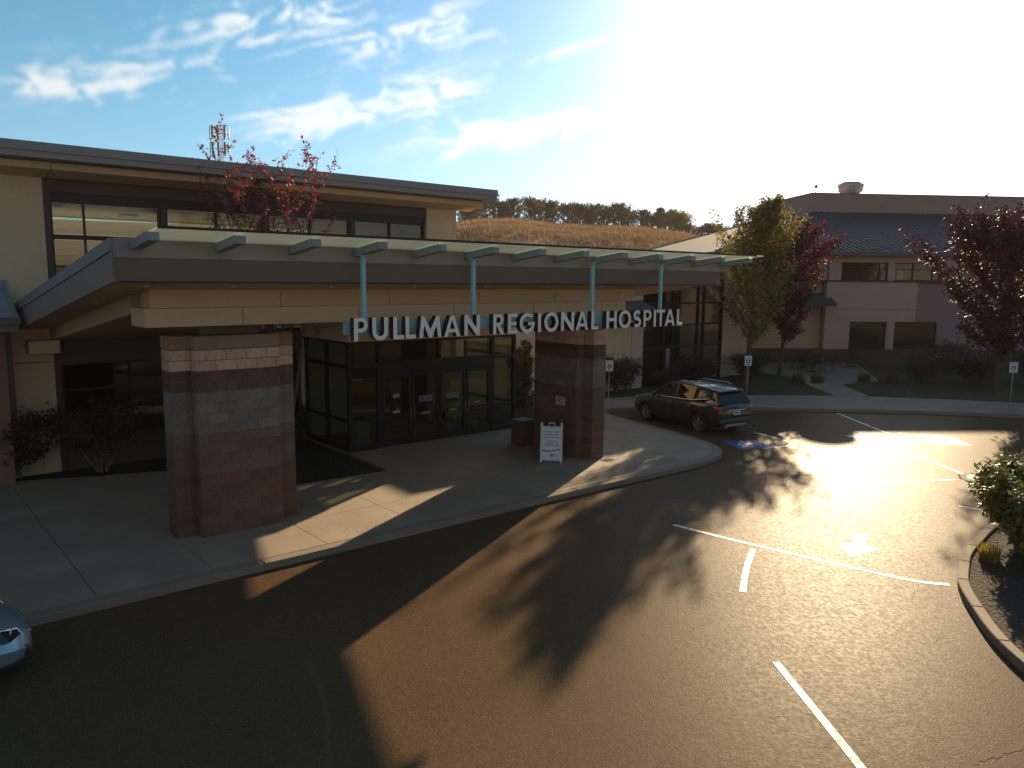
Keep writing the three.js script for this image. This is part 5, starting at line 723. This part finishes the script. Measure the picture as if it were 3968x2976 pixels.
{
  const c = makeCar({ name: 'parked_suv', label: 'black suv parked nose to the kerb beside the pavement tip', pos: [23.24, ROAD, -17.2], turn: rad(81.5), paint: suvPaint, glass: carGlass, rearGlass: darkGlass, w: 1.84, wr: 0.355, belt: 1.06, roofY: 1.655, rails: true, wheels: [-1.345, 1.345],
    st: [{ x: -2.27, w: 0.74, wt: 0.70, yb: 0.50, yt: 0.98 }, { x: -2.2, w: 0.84, wt: 0.77, yb: 0.38, yt: 1.06 }, { x: -1.95, w: 0.90, wt: 0.82, yb: 0.27, yt: 1.10 }, { x: -1.345, w: 0.92, wt: 0.83, yb: 0.22, yt: 1.10 }, { x: -0.5, w: 0.915, wt: 0.83, yb: 0.2, yt: 1.07 }, { x: 0.5, w: 0.915, wt: 0.83, yb: 0.2, yt: 1.045 }, { x: 1.0, w: 0.92, wt: 0.82, yb: 0.2, yt: 1.04, crown: 0.05 }, { x: 1.345, w: 0.92, wt: 0.80, yb: 0.22, yt: 1.02, crown: 0.06 }, { x: 1.85, w: 0.88, wt: 0.74, yb: 0.25, yt: 0.96, crown: 0.06 }, { x: 2.12, w: 0.80, wt: 0.64, yb: 0.3, yt: 0.86, crown: 0.05 }, { x: 2.26, w: 0.62, wt: 0.5, yb: 0.4, yt: 0.72, crown: 0.02 }],
    cab: [[[1.1, 1.05, 0.80], [0.3, 1.55, 0.62]], [[-0.1, 1.08, 0.83], [-0.15, 1.60, 0.645]], [[-1.0, 1.12, 0.83], [-1.05, 1.58, 0.64]], [[-1.72, 1.25, 0.785], [-1.62, 1.53, 0.62]], [[-2.16, 1.1, 0.74], [-1.9, 1.48, 0.6]]], handles: [0.02, -0.95], seams: [0.98, -0.08, -1.08], seats: [0.1, -0.85] });
  const red = new THREE.MeshPhysicalMaterial({ color: lin(0.4, 0.015, 0.015), roughness: 0.2, clearcoat: 1 });
  for (const s of [-1, 1]) { const z0 = s > 0 ? 0.5 : -0.86, z1 = s > 0 ? 0.86 : -0.5; const l = part('tail_light', rb(-2.255, -2.0, 0.88, 1.02, z0, z1, 0.03), red, c); part('reverse_lens', rb(-2.268, -2.2, 0.91, 0.985, s > 0 ? 0.52 : -0.66, s > 0 ? 0.66 : -0.52, 0.01), std(lin(0.6, 0.55, 0.55), 0.2), l); part('headlight', rb(1.9, 2.13, 0.76, 0.88, s > 0 ? 0.5 : -0.76, s > 0 ? 0.76 : -0.5, 0.03), mats.chrome, c); }
  part('rear_bumper', rb(-2.31, -2.05, 0.46, 0.62, -0.8, 0.8, 0.04), std(lin(0.05, 0.045, 0.05), 0.5), c); part('skid_plate', rb(-2.29, -2.1, 0.32, 0.42, -0.5, 0.5, 0.03), mats.grey, c);
  const pl = part('number_plate', rb(-2.295, -2.262, 0.72, 0.87, -0.16, 0.16, 0.006), std(lin(0.55, 0.6, 0.62), 0.5), c); part('plate_band', bx(-2.2965, -2.2955, 0.765, 0.82, -0.12, 0.12), std(lin(0.12, 0.16, 0.25), 0.5), pl);
  part('tailgate_trim', rb(-2.288, -2.25, 0.885, 0.905, -0.45, 0.45, 0.004), mats.chrome, c); part('wiper', tubeGeo([[-2.16, 1.12, 0.05], [-2.14, 1.14, 0.35]], 0.01), mats.black, c); part('spoiler', rb(-2.03, -1.8, 1.49, 1.53, -0.58, 0.58, 0.015), suvPaint, c); for (const s of [-1, 1]) part('quarter_panel', new THREE.ExtrudeGeometry(shapeOf([[-2.12, 1.08], [-1.5, 1.08], [-1.74, 1.27], [-1.66, 1.5], [-1.9, 1.47]]), { depth: 0.03, bevelEnabled: false }).rotateX(-s * 0.36).translate(0, s > 0 ? 0.36 - 0.0 : 0.36, s > 0 ? 0.0 : -0.0).translate(0, -0.29, s > 0 ? 1.14 : -1.17), suvPaint, c);
  for (const z of [-0.55, 0.55]) { const e = new THREE.CylinderGeometry(0.035, 0.035, 0.14, 12); e.rotateZ(Math.PI / 2); e.translate(-2.26, 0.3, z); part('exhaust', e, mats.chrome, c); }
}
const silver = new THREE.MeshPhysicalMaterial({ color: lin(0.36, 0.42, 0.47), roughness: 0.32, metalness: 0.55, clearcoat: 1, clearcoatRoughness: 0.08 });
{
  const c = makeCar({ name: 'parked_sedan', label: 'silver sedan at the kerb with only its nose in view', pos: [-0.8, ROAD, -11.98], turn: rad(2), paint: silver, glass: carGlass, w: 1.8, wr: 0.32, belt: 0.94, roofY: 1.44, wheels: [-1.35, 1.3],
    st: [{ x: -2.3, w: 0.7, wt: 0.62, yb: 0.42, yt: 0.9 }, { x: -2.1, w: 0.84, wt: 0.74, yb: 0.28, yt: 0.98 }, { x: -1.35, w: 0.9, wt: 0.78, yb: 0.2, yt: 0.98 }, { x: 0, w: 0.89, wt: 0.79, yb: 0.17, yt: 0.93 }, { x: 0.85, w: 0.9, wt: 0.78, yb: 0.17, yt: 0.92, crown: 0.06 }, { x: 1.3, w: 0.9, wt: 0.74, yb: 0.18, yt: 0.88, crown: 0.08 }, { x: 1.75, w: 0.87, wt: 0.68, yb: 0.2, yt: 0.80, crown: 0.08 }, { x: 2.02, w: 0.80, wt: 0.6, yb: 0.22, yt: 0.72, crown: 0.07 }, { x: 2.18, w: 0.70, wt: 0.5, yb: 0.25, yt: 0.64, crown: 0.05 }, { x: 2.28, w: 0.54, wt: 0.38, yb: 0.3, yt: 0.55, crown: 0.03 }],
    cab: [[[0.95, 0.94, 0.76], [0.15, 1.36, 0.58]], [[-0.2, 0.95, 0.79], [-0.3, 1.41, 0.6]], [[-1.1, 0.97, 0.78], [-1.05, 1.36, 0.58]], [[-1.75, 1.0, 0.68], [-1.35, 1.28, 0.55]]], handles: [-0.15, -1.0], seams: [0.85, -0.2, -1.1], seats: [0, -0.9] });
  const lens = new THREE.MeshPhysicalMaterial({ color: lin(0.35, 0.38, 0.4), roughness: 0.02, transmission: 0.9, thickness: 0, side: THREE.DoubleSide });
  for (const s of [-1, 1]) {
    // swept headlamp: dark housing, projector ring, bright strip, amber corner, clear cover
    const P = [[1.62, 0.79, 0.80], [1.86, 0.76, 0.72], [2.08, 0.685, 0.54], [2.14, 0.60, 0.58], [1.98, 0.585, 0.765], [1.72, 0.64, 0.865]].map(([x, y, z]) => [x, y, s * z]), B = new GB(); const off = (p, d) => [p[0] + d * 0.7, p[1] + d * 0.5, p[2] + s * d * 0.6];
    const ctr = [1.9, 0.68, s * 0.72]; for (let i = 0; i < 6; i++) { const a = P[i], d = P[(i + 1) % 6]; B.tri(off(ctr, 0.03), off(a, 0.012), off(d, 0.012)); B.quad(a, d, off(d, 0.012), off(a, 0.012)); } const g = B.geo(); g.deleteAttribute('color');
    const hl = part('headlight', g, std(lin(0.02, 0.02, 0.02), 0.1, { side: THREE.DoubleSide }), c);
    part('projector', new THREE.TorusGeometry(0.05, 0.014, 8, 20).rotateY(Math.PI / 2 - s * 0.5).translate(2.03, 0.665, s * 0.645), mats.chrome, hl);
    part('light_strip', tubeGeo([[1.75, 0.785, s * 0.80], [1.95, 0.74, s * 0.71], [2.09, 0.69, s * 0.60], [2.13, 0.63, s * 0.61]], 0.014, 6), mats.chrome, hl);
    part('amber_lens', new THREE.SphereGeometry(0.045, 12, 8).scale(1, 0.8, 0.6).translate(1.80, 0.65, s * 0.835), std(lin(0.7, 0.16, 0.01), 0.2), hl);
    part('fog_recess', rb(2.0, 2.2, 0.33, 0.47, s > 0 ? 0.46 : -0.70, s > 0 ? 0.70 : -0.46, 0.03), mats.black, c);
  }
  part('grille', rb(2.12, 2.285, 0.36, 0.52, -0.38, 0.38, 0.03), mats.black, c); part('grille_bar', rb(2.2, 2.29, 0.53, 0.56, -0.42, 0.42, 0.01), mats.chrome, c); part('air_dam', rb(1.9, 2.2, 0.17, 0.235, -0.66, 0.66, 0.02), mats.black, c);
}

// ------------------------------------------------------------------ signs and street furniture
function drawISA(x, cx, cy, s) { x.strokeStyle = '#fff'; x.fillStyle = '#fff'; x.lineWidth = s * 0.11; x.lineCap = 'round'; x.lineJoin = 'round'; x.beginPath(); x.arc(cx - s * 0.08, cy - s * 0.38, s * 0.09, 0, 7); x.fill(); x.beginPath(); x.moveTo(cx - s * 0.08, cy - s * 0.24); x.lineTo(cx - s * 0.06, cy + s * 0.08); x.lineTo(cx + s * 0.2, cy + s * 0.08); x.lineTo(cx + s * 0.32, cy + s * 0.36); x.stroke(); x.beginPath(); x.moveTo(cx - s * 0.07, cy - s * 0.1); x.lineTo(cx + s * 0.16, cy - s * 0.1); x.stroke(); x.lineWidth = s * 0.09; x.beginPath(); x.arc(cx - s * 0.06, cy + s * 0.16, s * 0.27, -1.9 + 0.0, 0.6, true); x.stroke(); }
const isaMat = canvasMat(256, 384, (x, w, h) => { x.fillStyle = '#dfe6df'; x.fillRect(0, 0, w, h); x.strokeStyle = '#1f6b57'; x.lineWidth = 6; x.strokeRect(9, 9, w - 18, h - 18); x.fillStyle = '#1f6b57'; x.textAlign = 'center'; x.font = 'bold 40px sans-serif'; x.fillText('RESERVED', w / 2, 66); x.fillText('PARKING', w / 2, 112); x.fillStyle = '#1d4f9e'; x.fillRect(58, 140, 140, 150); drawISA(x, 128, 216, 120); x.fillStyle = '#1f6b57'; x.font = 'bold 26px sans-serif'; x.fillText('PERMIT', w / 2, 326); x.fillText('REQUIRED', w / 2, 356); });
function accessSign(label, pos, top, turn) { const t = thing('accessible_sign', label, 'sign', pos, turn, undefined); part('post', new THREE.CylinderGeometry(0.022, 0.022, top - 0.02, 10).translate(0, (top - 0.02) / 2, 0), std(lin(0.35, 0.34, 0.33), 0.5, { metalness: 0.4 }), t); part('plate', rb(-0.16, 0.16, top - 0.48, top, 0.023, 0.03, 0.002), mats.white, t); const f = part('print', decal(0.31, 0.47), isaMat, t); f.position.set(0, top - 0.24, 0.0325); for (const y of [0.06, 0.42]) part('bolt', new THREE.SphereGeometry(0.012, 8, 6).translate(0, top - y, 0.034), mats.grey, t); }
accessSign('accessible parking sign on a thin post beside the block pillar', [24.95, 0.1, -22.75], 1.72, rad(-42)); accessSign('accessible parking sign on a thin post in front of the yellow green tree', [31.35, 0.1, -20.0], 1.8, rad(-50)); accessSign('accessible parking sign on a thin post by the broad red tree', [39.0, 0.1, -11.55], 1.78, rad(-62));
{
  const a = thing('sandwich_board', 'white folding sandwich board with opening hours notice by the pillar', 'sign', [14.9, WALK, -15.72], rad(-46)), tilt = 0.22;
  const face = canvasMat(512, 800, (x, w, h) => {
    x.fillStyle = '#dfe9ea'; x.fillRect(0, 0, w, h); x.fillStyle = '#29453f'; x.textAlign = 'center'; x.font = 'bold 58px sans-serif'; ['Front doors open', 'Monday-Friday', '5:30 a.m. to 6 p.m.'].forEach((t, i) => x.fillText(t, w / 2, 90 + i * 74, 470));
    x.font = 'bold 38px sans-serif'; ['All other hours', 'please enter through', 'the Emergency entrance', 'at the back of the hospital'].forEach((t, i) => x.fillText(t, w / 2, 330 + i * 48, 450));
    x.fillStyle = '#1f6b57'; x.beginPath(); x.moveTo(0, 560); x.bezierCurveTo(150, 630, 300, 560, w, 540); x.lineTo(w, 575); x.bezierCurveTo(300, 580, 150, 665, 0, 605); x.fill();
    x.fillStyle = '#17493e'; x.fillRect(225, 670, 86, 86); x.fillStyle = '#e8efe9'; x.font = 'bold 70px serif'; x.fillText('P', 268, 738); x.fillStyle = '#17493e'; x.font = 'bold 26px sans-serif'; x.textAlign = 'left'; ['PULLMAN', 'REGIONAL', 'HOSPITAL'].forEach((t, i) => x.fillText(t, 326, 692 + i * 31));
  });
  const W = std(lin(0.66, 0.74, 0.77), 0.55);
  for (const s of [1, -1]) {
    const p = new THREE.Group(); p.name = 'panel'; a.add(p); p.rotation.x = -s * tilt; p.position.set(0, 0, s * 0.25); if (s < 0) p.rotation.y = 0;
    const zf = s > 0 ? 0.0 : -0.03;
    part('board', rb(-0.29, 0.29, 0.1, 1.02, zf, zf + 0.03, 0.006), W, p); part('rail', merge([rb(-0.31, -0.25, 0.0, 1.13, zf - 0.006, zf + 0.042, 0.006), rb(0.25, 0.31, 0.0, 1.13, zf - 0.006, zf + 0.042, 0.006), rb(-0.25, 0.25, 0.06, 0.12, zf - 0.004, zf + 0.04, 0.006), rb(-0.25, 0.25, 0.96, 1.02, zf - 0.004, zf + 0.04, 0.006)]), W, p);
    part('grip', tubeGeo([[-0.08, 1.0, zf + 0.015], [-0.08, 1.12, zf + 0.015], [0.08, 1.12, zf + 0.015], [0.08, 1.0, zf + 0.015]], 0.018, 6), W, p);
    if (s > 0) { const f = part('print', decal(0.49, 0.82), face, p); f.position.set(0, 0.54, zf + 0.033); }
  }
}
{ const g = thing('drain_grate', 'small square iron drain grate at the foot of the block pillar', 'drain', [16.25, WALK, -14.8]); part('frame', bx(-0.17, 0.17, -0.004, 0.006, -0.13, 0.13), mats.iron, g); for (let i = 0; i < 5; i++) part('bar', bx(-0.15, 0.15, 0.006, 0.014, -0.11 + i * 0.05, -0.085 + i * 0.05), mats.black, g); }
// tactile paving on the ramp
{
  const t = thing('tactile_paving', 'strip of raised warning domes along the flush kerb', 'paving'), d = new THREE.CylinderGeometry(0.012, 0.02, 0.008, 8); const l = []; for (let i = 0; i < 90; i++) for (let j = 0; j < 10; j++) l.push(d.clone().translate(12.7 + i * 0.06, WALK + 0.004, -13.95 + j * 0.06)); const m = part('domes', merge(l), mats.concrete, t); m.userData.kind = 'stuff';
}
// patio tables and chairs
{
  const chairG = { seat: rb(-0.22, 0.22, 0.43, 0.46, -0.22, 0.22, 0.01), back: rb(-0.22, 0.22, 0.5, 0.9, -0.235, -0.21, 0.01), leg: new THREE.CylinderGeometry(0.014, 0.014, 0.43, 6).translate(0, 0.215, 0), arm: tubeGeo([[0, 0.44, 0.2], [0, 0.66, 0.2], [0, 0.67, -0.21]], 0.013, 5) };
  const proto = new THREE.Group(); part('seat', chairG.seat, mats.iron, proto); part('backrest', chairG.back, mats.iron, proto); for (const x of [-0.2, 0.2]) { for (const z of [-0.2, 0.2]) { part('leg', chairG.leg, mats.iron, proto).position.set(x, 0, z); } part('arm', chairG.arm, mats.iron, proto).position.set(x, 0, 0); }
  const tabs = [[43.6, -24.0, 'by the wing corner'], [42.1, -22.6, 'at the lawn edge of the patio'], [46.7, -22.6, 'under the lower windows']];
  tabs.forEach(([x, z, w]) => {
    const t = thing('patio_table', 'dark round patio table ' + w, 'table', [x, WALK, z]); part('table_top', new THREE.CylinderGeometry(0.55, 0.55, 0.03, 24).translate(0, 0.73, 0), mats.iron, t); part('stem', new THREE.CylinderGeometry(0.035, 0.035, 0.7, 10).translate(0, 0.37, 0), mats.iron, t); part('base', new THREE.CylinderGeometry(0.25, 0.3, 0.03, 20).translate(0, 0.015, 0), mats.iron, t);
    for (let k = 0; k < 4; k++) { const a = k * 1.5708 + x, c = proto.clone(); c.name = numbered('patio_chair'); c.userData = { label: 'dark metal patio chair at the table ' + w, category: 'chair', group: 'patio chairs ' + w }; c.position.set(x + Math.cos(a) * 0.85, WALK, z + Math.sin(a) * 0.85); c.rotation.y = Math.atan2(-Math.cos(a), -Math.sin(a)); scene.add(c); }
  });
}

// thin warm fog added in place of the veiling glare of the lens
scene.fog = new THREE.FogExp2(new THREE.Color().setRGB(1, 0.82, 0.72), 0.0003);

renderer.render(scene, camera);
